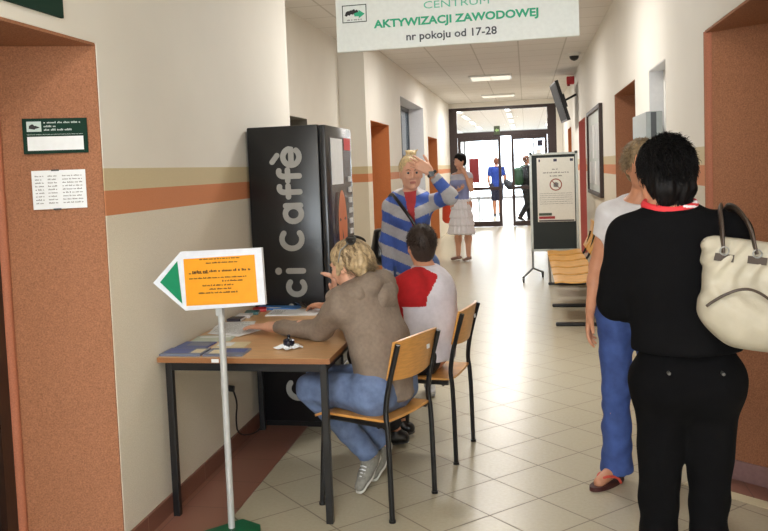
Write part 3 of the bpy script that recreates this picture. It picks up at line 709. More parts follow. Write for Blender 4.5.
# lettering on the side: rounded strokes. local a = along +z (reading), b = letter height (towards -x)
LT = mat('machine_lettering', (158, 156, 150), .4)
XB = -1.333
lg = G(); SN_ = [0]
def stroke(pts, w=.0172):
    """flat ribbon with round ends in the plane y = my0"""
    P = [Vector((p[0], p[1])) for p in pts]; n = len(P); L = []; R_ = []
    for i, p in enumerate(P):
        t = (P[min(i+1, n-1)]-P[max(i-1, 0)]).normalized(); q = Vector((-t.y, t.x)); L.append(p+q*w); R_.append(p-q*w)
    def cap(c, d):
        a0 = math.atan2(d.y, d.x); return [c+Vector((math.cos(a0+s), math.sin(a0+s)))*w for s in np.linspace(PI/2, -PI/2, 9)]
    for i in range(n-1):
        q = [L[i], L[i+1], R_[i+1], R_[i]]; SN_[0] += 1; lg.prism([(v.x, v.y) for v in q], (XB, my0+.0005, 0), (0, 0, 1), (-1, 0, 0), .003+.00003*(SN_[0] % 29))
    for c, d in ((P[0], (P[0]-P[1]).normalized()), (P[-1], (P[-1]-P[-2]).normalized())):
        lg.prism([(v.x, v.y) for v in cap(c, d)], (XB, my0+.0005, 0), (0, 0, 1), (-1, 0, 0), .0040+.00005*random.random())
def arc(cx, cy, rx, ry, a0, a1, n=22): return [(cx+rx*math.cos(math.radians(a)), cy+ry*math.sin(math.radians(a))) for a in np.linspace(a0, a1, n)]
xh = .132; w = .019
def L_C(z, H=.165, W=.058): stroke(arc(z, H/2, W, H/2-w, 52, 308))
def L_c(z): stroke(arc(z, xh/2, .046, xh/2-w+.004, 50, 310))
def L_o(z): stroke(arc(z, xh/2, .050, xh/2-w+.004, 0, 360))
def L_i(z): stroke([(z, w), (z, xh-w)]); stroke([(z-.001, xh+.045), (z+.001, xh+.045)], .021)
def L_a(z): stroke(arc(z-.006, xh/2, .046, xh/2-w+.004, 0, 360)); stroke([(z+.044, w), (z+.044, xh-w)])
def L_f(z): stroke([(z-.008, w), (z-.008, .105)]+arc(z+.018, .118, .026, .03, 180, 70, 8)); stroke([(z-.036, .092), (z+.030, .092)])
def L_e(z): stroke(arc(z, xh/2, .050, xh/2-w+.004, -40, -360, 26)+[(z+.03, xh/2), (z-.042, xh/2)])
def L_egr(z): L_e(z); stroke([(z-.028, xh+.055), (z+.012, xh+.022)], .016)
L_C(.247); L_o(.447); L_c(.62); L_c(.735); L_c(.884); L_i(.983); L_C(1.18); L_a(1.34); L_f(1.475); L_f(1.572); L_egr(1.681)
lg.build('lettering', LT, e)
# ------------------------------------------------------------------ table
e = empty('desk_table', (-1.28, 4.2, 0), 'beech-topped table with black legs standing along the left wall', 'table')
tx0, tx1, ty0, ty1 = XL+.004, -.870, 3.493, 4.86
tt = G().box(tx0, tx1, ty0, ty1, .735, .76, .002).build('tabletop', TABLEW, e)
G().box(tx0, tx1, ty0-.0015, ty0+.0005, .736, .759).box(tx1-.0005, tx1+.0015, ty0, ty1, .736, .759).build('edge_band', TABLEE, tt)
for x, y in ((tx0+.045, ty0+.035), (tx1-.035, ty0+.035), (tx0+.045, ty1-.045), (tx1-.035, ty1-.045)):
    G().box(x-.016, x+.016, y-.016, y+.016, .0, .735, .003).build('leg', BLACK, e)
G().box(tx0+.06, tx1-.05, ty0+.022, ty0+.047, .695, .735).box(tx0+.06, tx1-.05, ty1-.06, ty1-.035, .695, .735).box(tx0+.033, tx0+.058, ty0+.05, ty1-.06, .695, .735).box(tx1-.048, tx1-.023, ty0+.05, ty1-.06, .695, .735).build('apron', BLACK, e)
G().box(-1.42, -1.385, ty0-.003, ty0-.001, .739, .755).build('sticker', PAPER, e)
TZ = .7605
def flat(name, c, w, l, rot, th, m, label, cat, group=None, z=TZ, parts=None):
    o = G().box(-w/2, w/2, -l/2, l/2, 0, th).build(name, m); o.location = (c[0], c[1], z); o.rotation_euler = (0, 0, rot)
    tag(o, label, cat, group)
    return o
def leaflet(name, c, w, l, rot, th, z, label, cat, group, base, blocks, spec=None):
    o = flat(name, c, w, l, rot, th, base, label, cat, group, z)
    for nm, (x0, x1, y0, y1), m in blocks:
        p = G().box(x0*w/2, x1*w/2, y0*l/2, y1*l/2, th, th+.0005).build(nm, m); p.parent = o
    return o
BL = mat('print_blue', (66, 84, 150), .35); BL2 = mat('print_grey_blue', (112, 120, 140), .35); BG = mat('print_beige', (222, 208, 172), .4); GP = mat('print_green', (80, 160, 90), .4)
mg = 'magazines at the near end of the table'
leaflet('magazine', (-1.585, 3.585), .20, .14, 0, .010, TZ, 'blue and grey magazine at the near wall corner of the table', 'magazine', mg, BL2, [('cover_picture', (-.9, .3, -.6, .8), BL), ('cover_title', (.4, .9, -.5, .6), BG)])
leaflet('magazine', (-1.38, 3.59), .19, .14, .03, .008, TZ, 'grey and blue magazine behind the sign pole at the table front', 'magazine', mg, BL2, [('cover_picture', (-.1, .9, -.2, .8), BL), ('cover_title', (-.8, -.2, -.6, .5), BG)])
leaflet('magazine', (-1.60, 3.745), .16, .14, -.03, .006, TZ, 'blue-edged booklet in the second row of magazines beside the wall', 'magazine', mg, BL, [('cover_picture', (-.5, .9, -.4, .8), BL2)])
leaflet('magazine', (-1.42, 3.755), .16, .13, .04, .005, TZ, 'beige booklet in the second row of magazines on the table', 'magazine', mg, BG, [('cover_picture', (-.8, .1, -.5, .7), PAPER)])
leaflet('magazine', (-1.57, 3.91), .20, .14, .1, .004, TZ, 'pale green-grey sheet of print between the magazines and the white papers', 'magazine', mg, mat('print_pale', (196, 204, 188), .5), [('cover_title', (-.8, .8, .2, .6), PAPER)])
for i, (x, y, r, lb) in enumerate(((-1.50, 4.13, -.35, 'white paper sheet lying under the seated woman\'s outstretched hand'), (-1.58, 4.22, .2, 'white paper sheet askew beneath another by the wall'))):
    o = flat('paper_sheet', (x, y), .21, .30, r, .004 if i == 0 else .002, PAPER, lb, 'paper', 'loose papers on the table', TZ+(.0025 if i == 0 else 0))
    g = G(); word_lines(g, (-.09, -.13, .0045 if i == 0 else .0022), (1, 0, 0), (0, 1, 0), [(0, .17, .02+.022*k) for k in range(11)], .005); t = g.build('printed_text', INKG, None); t.parent = o
leaflet('card', (-1.27, 4.26), .09, .06, .3, .003, TZ, 'small white card with a green mark near the woman\'s wrist', 'card', None, PAPER, [('mark', (-.5, .6, -.5, .5), GP)])
leaflet('blue_folder', (-1.50, 4.80), .26, .10, -.05, .012, TZ, 'bright blue brochure at the far edge of the table', 'brochure', None, mat('folder_blue', (70, 130, 205), .4), [('title_strip', (-.9, .2, -.8, -.4), PAPER)])
o = flat('paper_sheet', (-1.36, 4.66), .30, .21, .05, .006, PAPER, 'white stack of papers in front of the blue brochure', 'paper', 'loose papers on the table')
g = G(); word_lines(g, (-.13, -.09, .0062), (1, 0, 0), (0, 1, 0), [(0, .07, .02+.022*k) for k in range(6)], .006); t = g.build('printed_text', INKG); t.parent = o
o = flat('paper_sheet', (-1.10, 4.72), .24, .20, .1, .008, PAPER, 'white sheets at the far end of the table in front of the seated boy', 'paper', 'loose papers on the table')
# row of dark and coloured booklets behind the arrow sign
for k, (m, lb) in enumerate(((mat('cover_dark', (52, 44, 52), .4), 'dark booklet behind the arrow sign, nearest the wall'), (mat('cover_white', (206, 204, 206), .4), 'pale booklet behind the arrow sign'), (mat('cover_teal', (40, 92, 92), .4), 'teal booklet behind the arrow sign'), (RED, 'red-covered booklet beside the blue brochure'))):
    o = G().box(-.045, .045, -.07, .07, 0, .016, .002).build('booklet', m); o.location = (-1.635+k*.012, 4.42+k*.105, TZ); o.rotation_euler = (0, 0, .1*k); o.scale = (.9, .62, 1)
    tag(o, lb, 'booklet', 'booklets behind the arrow sign')
    p = G().box(-.043, .045, -.068, .068, .002, .0135).build('pages', PAPER); p.parent = o; p.location = (.001, 0, .0003)
# ink pot on crumpled tissue
e = empty('ink_stamp', (-1.115, 3.70, TZ), 'small dark pot with a knob standing on crumpled white tissue', 'stamp')
G().lathe([(.020, .012), (.027, .022), (.027, .040), (.020, .045), (.008, .047), (.007, .056), (.010, .061), (.005, .066)], (-1.112, 3.695, TZ), 18).build('pot', mat('pot_dark', (22, 26, 42), .25), e, auto=True)
def tis(u, v):
    r = .058*(.25+.75*u); a = v*2*PI; rr = r*(1+.22*math.sin(5*a+2)+.1*math.sin(9*a)); return (-1.115+rr*math.cos(a), 3.70+rr*math.sin(a)*.9, TZ+.002+.016*(1-u)*(1+.6*math.sin(7*a+4*u))+.010*abs(math.sin(4*a+3))*u)
g = G(); g.grid(tis, 6, 40); o = g.build('tissue', PAPER, e); md = o.modifiers.new('s', 'SOLIDIFY'); md.thickness = .0015

# ------------------------------------------------------------------ arrow sign on its pole
e = empty('arrow_sign', (-1.325, 3.36, 0), 'white arrow-shaped sign with green point and orange sheet on a grey pole', 'sign')
sy = 3.33
B = [(-1.606, 1.128), (-1.470, 1.262), (-1.104, 1.272), (-1.098, 1.030), (-1.462, 1.005)]
G().prism(B, (0, sy, 0), (1, 0, 0), (0, 0, 1), -.022).build('arrow_board', mat('board_white', (232, 236, 246), .35), e)
G().prism([(-1.572, 1.131), (-1.487, 1.222), (-1.474, 1.036)], (0, sy-.001, 0), (1, 0, 0), (0, 0, 1), .0015).build('green_triangle', GREEN, e)
oo = G().prism([(-1.458, 1.230), (-1.136, 1.244), (-1.130, 1.040), (-1.455, 1.026)], (0, sy-.001, 0), (1, 0, 0), (0, 0, 1), .0015).build('orange_sheet', ORANGE, e)
g = G(); word_lines(g, (-1.455, sy-.003, 1.03), (1, 0, .035), (0, 0, 1), [(.07, .26, .192), (.10, .25, .175), (.02, .11, .133), (.17, .27, .095), (.08, .22, .078), (.11, .21, .062), (.06, .24, .046), (.02, .28, .111)], .007)
word_lines(g, (-1.455, sy-.003, 1.03), (1, 0, .035), (0, 0, 1), [(.035, .30, .138)], .011); g.build('printed_text', mat('sheet_ink', (70, 44, 18), .6), e)
G().tube([(-1.313, 3.365, 1.015), (-1.318, 3.375, .02)], .015, 16).box(-1.33, -1.30, 3.345, 3.37, .98, 1.03).build('pole', mat('pole_grey', (196, 198, 198), .35, metal=.25), e, auto=True)
G().prism([(-1.48, 3.27), (-1.30, 3.47), (-1.20, 3.42), (-1.16, 3.30), (-1.30, 3.12)], (0, 0, .004), (1, 0, 0), (0, 1, 0), .022).build('base_plate', mat('base_green', (16, 96, 62), .4), e)

# ------------------------------------------------------------------ student chairs
def make_chair():
    """faces +Y, origin on the floor under the middle of the rear legs"""
    root = bpy.data.objects.new('student_chair', None); link(root)
    r = .0125
    for s in (-1, 1):
        G().tube(smooth_path([(s*.195, 0, 0), (s*.195, .005, .42), (s*.192, .02, .50), (s*.185, -.005, .64), (s*.183, -.055, .81)]), r, 10).build('leg', BLACK, root, auto=True)
        G().tube(smooth_path([(s*.185, .40, 0), (s*.185, .37, .40), (s*.185, .36, .435), (s*.185, .32, .437), (s*.19, .03, .437)]), r, 10).build('leg', BLACK, root, auto=True)
    for yy, xx in ((.06, .19), (.34, .18)): G().tube([(-xx, yy, .428), (xx, yy, .428)], .010, 8).build('seat_rail', BLACK, root, auto=True)
    def seat(u, v):
        x = (u-.5)*.40; y = .01+v*.40; c = .020*(1-(2*u-1)**2)*.4
        z = .455-c-(.02*max(0, v-.8)**2*25)+.03*max(0, .12-v)
        return (x*(1-.06*(1-v)), y, z)
    g = G(); g.grid(seat, 14, 14); o = g.build('seat', PLY, root, auto=True); md = o.modifiers.new('t', 'SOLIDIFY'); md.thickness = .011; md.offset = 0
    def back(u, v):
        x = (u-.5)*.385; z = .645+v*.175; y = -.012-.055*((z-.64)/.17)*.75-.030*(1-(2*u-1)**2)+.012+.006
        z += .012*(1-(2*u-1)**2)*(2*v-1)
        return (x, y, z)
    g = G(); g.grid(back, 16, 6); o = g.build('backrest', PLY, root, auto=True); md = o.modifiers.new('t', 'SOLIDIFY'); md.thickness = .011; md.offset = 0
    for s in (-1, 1):
        for px_, py_ in ((.195, 0), (.185, .40)): G().tube([(s*px_, py_, 0), (s*px_, py_, .012)], .016, 10).build('foot_cap', BLACKP, root)
    G().box(.06, .085, -.062, -.060, .745, .765).build('sticker', PAPER, root)
    return root
ch1 = make_chair()
CH1 = A(-.552, 3.745, 0); F1 = unit((-.364, .153, 0)); F1 = unit((-.921, .388, 0))
def face_rot(f): return math.atan2(-f[0], f[1])
ch1.location = CH1; ch1.rotation_euler = (0, 0, face_rot(F1)); tag(ch1, 'orange plywood chair with black tube legs under the woman in the grey hoodie', 'chair', 'student chairs at the table')
ch2 = tree_copy(ch1); CH2 = A(-.372, 4.52, 0); F2 = unit((-.985, .17, 0)); ch2.location = CH2; ch2.rotation_euler = (0, 0, face_rot(F2)); ch2['label'] = 'orange plywood chair with black tube legs under the boy in red and white'

# ------------------------------------------------------------------ waiting benches
def make_bench():
    """seats face -x; runs along y from 0; wall side +x"""
    root = bpy.data.objects.new('waiting_bench', None); link(root)
    G().box(.20, .26, -.05, 3.15, .33, .38, .004).build('beam', BLACK, root)
    for y in (.0, 1.1, 2.8):
        G().box(-.20, .40, y-.03, y+.03, .0, .035, .012).box(.19, .27, y-.035, y+.035, .03, .34, .004).build('leg', BLACK, root)
        G().box(.185, .19, y-.02, y+.02, .20, .215).build('leg_label', WHITE, root)
    for k in range(5):
        y0 = .0+k*.62
        def seat(u, v):
            x = -.20+u*.42; z = .44-.028*math.sin(PI*min(1, u*1.15))*.8-.02*max(0, .15-u)/.15
            return (x, y0+.01+v*.50, z)
        g = G(); g.grid(seat, 12, 4); o = g.build('seat', BENCHW, root, auto=True); md = o.modifiers.new('t', 'SOLIDIFY'); md.thickness = .014; md.offset = 0
        def back(u, v):
            z = .50+u*.33; return (.265+.10*u+.03*math.sin(PI*u), y0+.02+v*.48, z)
        g = G(); g.grid(back, 10, 4); o = g.build('backrest', BENCHW, root, auto=True); md = o.modifiers.new('t', 'SOLIDIFY'); md.thickness = .014; md.offset = 0
        g = G(); g.tube(smooth_path([(.2, y0+.24, .39), (.26, y0+.24, .43), (.30, y0+.24, .55), (.34, y0+.24, .70)]), .014, 8); g.build('seat_bracket', BLACK, root, auto=True)
        g = G(); g.box(-.12, .22, y0+.2, y0+.28, .385, .412, .004); g.build('seat_bracket', BLACK, root)
    G().tube([(-.17, 2.86, .02), (-.185, 2.86, .42)], .014, 8).build('end_tube', CHROME, root, auto=True)
    return root
b1 = make_bench(); b1.location = (.44, 8.2, 0); tag(b1, 'row of orange wooden waiting seats on black feet along the right wall', 'bench')

# ------------------------------------------------------------------ display board on wheels
e = empty('display_board', (.34, 11.5, 0), 'free-standing dark display board with a white no-smoking style poster, on castors', 'board')
fx0, fx1, fy_ = .035, .672, 11.5
fr = mat('alu_frame', (178, 180, 172), .35, metal=.5)
G().box(fx0, fx0+.035, fy_-.02, fy_+.02, .40, 1.72, .004).box(fx1-.035, fx1, fy_-.02, fy_+.02, .40, 1.72, .004).box(fx0, fx1, fy_-.02, fy_+.02, 1.69, 1.72, .004).box(fx0, fx1, fy_-.02, fy_+.02, .39, .42, .004).build('frame', fr, e)
G().box(fx0+.035, fx1-.035, fy_-.01, fy_+.01, .42, 1.69).build('panel', mat('board_dark', (36, 44, 44), .7), e)
ps = G().box(.135, .625, fy_-.018, fy_-.013, .79, 1.655).build('poster', mat('poster_white', (226, 224, 214), .5), e)
def ring(c, r0, r1, y, n=28):
    V = []; F = []
    for k in range(n):
        a = 2*PI*k/n; V += [(c[0]+r0*math.cos(a), y, c[1]+r0*math.sin(a)), (c[0]+r1*math.cos(a), y, c[1]+r1*math.sin(a))]
    for k in range(n): F.append((2*k, 2*k+1, (2*k+3) % (2*n), (2*k+2) % (2*n)))
    return V, F
g = G(); g.add(*ring((.38, 1.29), .068, .082, fy_-.0195)); g.prism([(-.055, -.062), (-.062, -.055), (.055, .062), (.062, .055)], (.38, fy_-.0195, 1.29), (-1, 0, 0), (0, 0, 1), .0005); g.build('prohibition_mark', mat('mark_brown', (150, 72, 50), .5), ps)
G().prism([(-.03, -.03), (.03, -.035), (.035, .02), (0, .035), (-.03, .02)], (.38, fy_-.019, 1.29), (1, 0, 0), (0, 0, 1), .0005).build('pictogram', INKG, ps)
g = G(); word_lines(g, (.135, fy_-.0185, .79), (1, 0, 0), (0, 0, 1), [(.2, .28, .70), (.08, .42, .655), (.17, .33, .61)], .018); word_lines(g, (.135, fy_-.0185, .79), (1, 0, 0), (0, 0, 1), [(.03, .46, .38-.028*k) for k in range(6)], .008); g.build('printed_text', mat('poster_ink', (110, 106, 100), .6), ps)
for xa, xb in ((.16, .18), (.355, .40), (.57, .61)): G().box(xa, xb, fy_-.0195, fy_-.018, 1.60, 1.635).build('poster_logo', mat('logo_navy', (60, 56, 80), .5), ps)
G().box(.15, .32, fy_-.0195, fy_-.018, .875, .91).build('poster_bar', mat('bar_green', (60, 76, 60), .5), ps)
G().box(.15, .36, fy_-.0195, fy_-.018, .83, .865).build('poster_bar', mat('bar_red', (160, 44, 48), .5), ps)
G().box(.15, .61, fy_-.0195, fy_-.018, .795, .815).build('poster_bar', mat('bar_grey', (90, 86, 84), .5), ps)
for x in (fx0+.02, fx1-.02):
    G().tube([(x, fy_+.02, .45), (x, fy_+.01, .16)], .014, 8).build('post', GREY, e)
    G().tube([(x-.13, fy_-.28, .075), (x, fy_+.01, .16), (x+.13, fy_+.25, .075)], .013, 8).build('foot_bar', mat('foot_grey', (90, 90, 92), .4), e)
    for dx, dy in ((-.13, -.28), (.13, .25)):
        G().tube([(x+dx-.012, fy_+dy, .032), (x+dx+.012, fy_+dy, .032)], .032, 14).box(x+dx-.016, x+dx+.016, fy_+dy-.008, fy_+dy+.008, .03, .085).build('castor', BLACKP, e)
for x in (fx0+.02, fx1-.02): G().box(x-.02, x+.02, fy_-.022, fy_+.022, 1.70, 1.735, .004).build('corner_cap', mat('cap_dark', (60, 66, 66), .5), e)

# ------------------------------------------------------------------ right wall things
e = empty('wall_cabinet', (XRF, 6.25, 1.6), 'grey metal wall cabinet mounted on the right wall above the women\'s heads', 'cabinet')
G().box(.795, XRF-.001, 5.9, 6.62, 1.45, 1.90, .004).build('body', mat('cabinet_grey', (158, 164, 162), .4, metal=.2), e)
G().box(.825, .860, 5.893, 5.90, 1.45, 1.895).build('dark_panel', mat('cabinet_dark', (62, 66, 68), .35), e)
e = empty('notice_case', (XRF, 11.35, 1.7), 'dark framed glass notice case hanging on the right wall', 'notice board')
G().box(XRF-.045, XRF-.001, 10.3, 12.4, 1.14, 1.19, .004).box(XRF-.045, XRF-.001, 10.3, 12.4, 2.22, 2.27, .004).box(XRF-.045, XRF-.001, 10.3, 10.37, 1.19, 2.22, .004).box(XRF-.045, XRF-.001, 12.33, 12.4, 1.19, 2.22, .004).build('frame', mat('case_brown', (54, 36, 28), .5), e)
G().box(XRF-.02, XRF-.001, 10.37, 12.33, 1.19, 2.22).build('backing', mat('case_back', (190, 196, 190), .5), e)
for k in range(6):
    y = 10.5+k*.3; G().box(XRF-.024, XRF-.02, y, y+.22, 1.72-.1*(k % 2), 2.06).build('posted_sheet', mat('sheet_%d' % (k % 3), ((225, 225, 222), (120, 140, 130), (90, 96, 84))[k % 3], .5), e)
    G().box(XRF-.024, XRF-.02, y, y+.22, 1.28, 1.58).build('posted_sheet', mat('sheet_%d' % ((k+1) % 3), (200, 200, 200), .5), e)
# tv hung from ceiling
e = empty('television', (.66, 15.5, 2.6), 'black flat television tilted on a bracket high on the right wall', 'television')
c = Vector((.61, 15.4, 2.66)); ax = Vector((-.24, .10, -.12)); tvn = Vector((-.95, -.06, -.28)).normalized(); tvr = tvn.cross(Vector((0, 0, 1))).normalized(); tvu = tvr.cross(tvn).normalized()
if tvu.z < 0: tvu = -tvu
G().obox(c, tvr, tvu, tvn, .50, .36, .028).build('casing', BLACKP, e)
G().obox(c+tvn*.029, tvr, tvu, tvn, .47, .33, .002).build('screen', mat('tv_screen', (18, 20, 26), .5, spec=.15), e)
G().obox(c-tvn*.06, tvr, tvu, tvn, .12, .12, .04).tube([c-tvn*.08, Vector((XRF-.004, 15.35, 2.78))], .02).build('bracket', BLACK, e)
e = empty('alarm_siren', (.87, 15.97, 3.02), 'small red alarm box high on the right wall below the camera dome', 'alarm')
G().box(.765, .899, 15.9, 16.05, 3.02, 3.16, .01).build('housing', RED, e)
G().lathe([(.028, 0), (.03, .02), (.02, .03)], (.80, 15.97, 2.99), 12).build('beacon', mat('beacon_red', (150, 20, 30), .3), e)
e = empty('security_camera', (.74, 12.9, 3.2), 'white dome security camera on the ceiling beside the right wall', 'camera')
G().lathe([(.095, -.0), (.095, -.035), (.08, -.045)][::-1], (.735, 12.9, CZ), 24).build('base', WHITE, e, auto=True)
G().lathe([(.012, -.115), (.045, -.10), (.065, -.075), (.07, -.045)], (.735, 12.9, CZ), 24).build('dome', BLACKP, e, auto=True)
e = empty('leaflet_rack', (.78, 12.9, 0), 'dark brown floor-standing board against the right wall behind the display board', 'board')
G().box(.70, .73, 12.72, 13.05, 0, 1.12).box(.73, .86, 12.74, 12.78, 0, .06).box(.73, .86, 12.99, 13.03, 0, .06).build('panel', mat('rack_brown', (96, 62, 58), .5), e)
G().box(.694, .70, 12.76, 13.01, .6, 1.05).build('posted_sheet', mat('rack_pink', (190, 140, 140), .5), e)
# ------------------------------------------------------------------ people
SKIN = mat('skin', (222, 168, 140), .5, noise=.05, nscale=30)
SKIN2 = mat('skin_tan', (204, 144, 112), .5, noise=.06, nscale=30)
LIPS = mat('lips', (190, 118, 104), .45)
EYEW = mat('eye_white', (176, 160, 150), .3); IRIS = mat('iris', (58, 66, 72), .2); BROW = mat('brow', (140, 106, 70), .8)
HBL = mat('hair_blonde', (176, 152, 116), .5, noise=.35, nscale=60); HBL2 = mat('hair_dark_blonde', (136, 114, 84), .5, noise=.4, nscale=50)
HLB = mat('hair_light', (206, 180, 132), .5, noise=.3, nscale=60)
HBK = mat('hair_black', (12, 10, 11), .6, spec=.2, noise=.3, nscale=50); HBR = mat('hair_brown', (50, 36, 28), .6, noise=.3, nscale=200)
JEAN = mat('denim', (74, 96, 142), .8, noise=.22, nscale=26, bump=.15, bscale=400); JEAN2 = mat('denim_faded', (104, 122, 158), .8, noise=.25, nscale=22, bump=.15, bscale=400)
def person(loc, label, group=None): return empty('person', loc, label, 'person', group)
def eyes(par, c, R, s=1.0):
    P = lambda x, y, z: tuple(A(c)+R@A(x, y, z)*s)
    for sx in (-1, 1):
        g = G(); g.cur = 0
        bm = bmesh.new(); bmesh.ops.create_uvsphere(bm, u_segments=12, v_segments=8, radius=.0105*s); 
        v = [tuple(A(P(.029*sx, .0735, .004))+A(q.co)) for q in bm.verts]; f = [[q.index for q in p.verts] for p in bm.faces]; bm.free(); g.add(v, f)
        eo = g.build('eye', EYEW, par, smooth=True)
        g = G(); g.tube([P(.029*sx, .082, .003), P(.029*sx, .0850, .003)], .0068*s, 10); g.build('iris', IRIS, eo)
def brows(par, c, R, m, s=1.0):
    P = lambda x, y, z: tuple(A(c)+R@A(x, y, z)*s)
    for sx in (-1, 1): G().tube([P(.012*sx, .089, .021), P(.028*sx, .088, .027), P(.044*sx, .077, .022)], [.0028*s, .0035*s, .002*s], 6).build('eyebrow', m, par, smooth=True)
def face_mat(c, R, s=1.0):
    """0 skin, 1 lips"""
    def f(P):
        q = ((P-A(c))@R)/s; return ((np.abs(q[:, 0]) < .020-.25*np.abs(q[:, 2]+.061)) & (q[:, 1] > .076) & (q[:, 2] < -.053) & (q[:, 2] > -.070)).astype(int)
    return f
def shoe(name, par, a, t, m, m2, s=1.0, r=.038):
    a, t = A(a), A(t); d = unit(t-a); 
    up = A(0, 0, 1); fl = unit(up-d*(up@d)) if abs(d[2]) < .95 else unit(np.cross(d, A(1, 0, 0)))
    heel = a-d*.04
    o = fig_mesh(name, [rc(heel, a+(t-a)*.5, r*s*1.0, r*s*.95, .02), rc(a+(t-a)*.4, t, r*s*1.0, r*s*.78, .02, n=fl, f=.75), rc(a, a+fl*.05, r*s, r*.98*s, .02, cut='b')], m, par, .006)
    so = fig_mesh('sole', [rc(heel-fl*.026*s, a+(t-a)*.5-fl*.026*s, r*s*.95, r*s*.92, .02, n=fl, f=.36), rc(a+(t-a)*.5-fl*.026*s, t+d*.006-fl*.018*s, r*s*.95, r*s*.82, .02, n=fl, f=.36)], m2, o, .006)
    g = G()
    rt = np.cross(d, fl)
    for k in range(4):
        p = a+(t-a)*(.35+.12*k)+fl*(.043-.006*k)*s; g.tube([tuple(p-rt*.018*s-fl*.003), tuple(p+fl*.003), tuple(p+rt*.018*s-fl*.003)], .003, 6)
    g.build('laces', PAPER, o, smooth=True)
    return o
def shade(*P):
    L = []
    for p in P: L += p
    return L

# --- woman in the grey hoodie ------------------------------------------------
def build_hoodie_woman():
    F = F1; R_ = A(.388, .921, 0)
    J = dict(pelvis=(-.69, 3.81, .565), waist=(-.695, 3.815, .72), chest=(-.75, 3.84, .90), neck=(-.81, 3.86, 1.03), skull=(-.83, 3.86, 1.09),
             shL=(-.862, 3.715, .960), shR=(-.742, 4.00, .945), elL=(-1.00, 3.87, .815), wrL=(-1.32, 4.04, .798), elR=(-.93, 4.17, .81), wrR=(-.985, 4.13, .945),
             hipL=(-.725, 3.735, .545), hipR=(-.66, 3.89, .545), knL=(-1.05, 3.83, .535), knR=(-1.05, 4.02, .535), anL=(-.80, 3.965, .165), anR=(-.765, 4.11, .17), toL=(-.838, 3.875, .035), toR=(-.80, 4.04, .035))
    P = bodyset(J, F, W=.145, H=.09, thigh=.080, calf=.054, arm=.046)
    root = person((-.73, 3.82, 0), 'seated blonde woman in a grey-brown hoodie and jeans, one arm stretched over the table')
    hc = A(-.842, 3.860, 1.135); Rh = frame((-.93, .30, -.30), (-.25, .08, 1))
    hand1 = hand_prims(J['wrL'], (-.93, .38, -.05), (0, 0, -1), (.3, .93, 0), (.10, .12, .12, .15), spread=.2, thumb=.7)
    hand2 = hand_prims(J['wrR'], (.05, -.25, .95), (-.9, -.3, 0), (.1, -.95, 0), (.7, .9, 1.0, 1.1))
    hp = head_prims(hc, Rh)
    fig_mesh('body', shade(P['pelvis'], P['chest'], P['neck'], P['armL'], P['armR'], P['legL'], P['legR'], P['footL'], P['footR'], hp, hand1, hand2), [SKIN, LIPS], root, .006, matfn=face_mat(hc, Rh))
    eyes(root, hc, Rh); brows(root, hc, Rh, BROW)
    hoodm = mat('hoodie_taupe', (136, 120, 106), .9, noise=.1, nscale=60, bump=.2, bscale=500)
    g = .014
    al = [rc(J['shL'], J['elL'], .066, .054, .05), rc(J['elL'], A(J['elL'])+(A(J['wrL'])-A(J['elL']))*.86, .054, .036, .03, cut='b')]
    ar = [rc(J['shR'], J['elR'], .064, .052, .05), rc(J['elR'], A(J['elR'])+(A(J['wrR'])-A(J['elR']))*.8, .052, .036, .03, cut='b')]
    hood = [rc((-.72, 3.76, 1.045), (-.69, 3.93, 1.04), .050, .052, .02), rc((-.86, 3.73, 1.01), (-.72, 3.76, 1.045), .034, .046, .02), rc((-.69, 3.93, 1.04), (-.76, 4.01, 1.02), .048, .036, .02), rc((-.735, 3.80, 1.03), (-.705, 3.93, 1.03), .055, .055, .04), rc((-.80, 3.77, 1.02), (-.735, 3.80, 1.03), .042, .052, .04), rc((-.705, 3.93, 1.03), (-.75, 3.99, 1.02), .05, .040, .04), rc((-.70, 3.875, 1.0), (-.67, 3.89, .92), .06, .035, .05)]
    body = fat(P['chest'], .012)+[rc(J['waist'], J['pelvis'], .146, .152, .07, n=F, f=.82), rc(J['pelvis'], A(J['pelvis'])+A(.01, 0, -.07), .155, .155, .04, n=F, f=.85, cut='b'), rc((-.70, 3.82, .78), (-.75, 3.84, .90), .142, .13, .08, n=F, f=.8)]
    fig_mesh('hoodie', body+al+ar+hood, hoodm, root, .006, disp=folds(.0035, 26, 1.), clips=(((0, 0, .50), (0, 0, -1)),))
    fig_mesh('hood', [rc((-.90, 3.755, .995), (-.775, 3.745, 1.015), .040, .050, .02), rc((-.775, 3.745, 1.015), (-.675, 3.83, 1.00), .050, .055, .02), rc((-.675, 3.83, 1.00), (-.68, 3.94, .995), .055, .046, .02), rc((-.68, 3.94, .995), (-.78, 4.00, 1.0), .046, .034, .02), el((-.672, 3.86, .965), (.046, .13, .075), None, .03), rc((-.72, 3.80, 1.055), (-.70, 3.92, 1.05), .028, .028, .02)], hoodm, root, .006, disp=folds(.0045, 32, 2.5), clips=())
    # jeans
    def jl(s): h, k, a = J['hip'+s], J['kn'+s], A(J['an'+s]); return [rc(h, k, .094, .074, .04), rc(k, a, .070, .056, .02, cut='b')]
    fig_mesh('jeans', fat(P['pelvis'][:1], .016)+[rc(A(J['hipL'])+A(.02, 0, .02), A(J['hipR'])+A(.02, 0, .02), .10, .10, .04)]+jl('L')+jl('R'), JEAN2, root, .007, disp=folds(.003, 30, 2.))
    SN = mat('sneaker_grey', (134, 132, 124), .7, noise=.2, nscale=60); SW = mat('sneaker_sole', (206, 204, 196), .5)
    for s in 'LR': shoe('shoe', root, A(J['an'+s])+A(0, 0, -.04), A(J['to'+s])+A(0, 0, .005), SN, SW, .95)
    # hair: cap gathered up loosely with locks at the nape
    P_ = lambda x, y, z: hc+Rh@A(x, y, z)
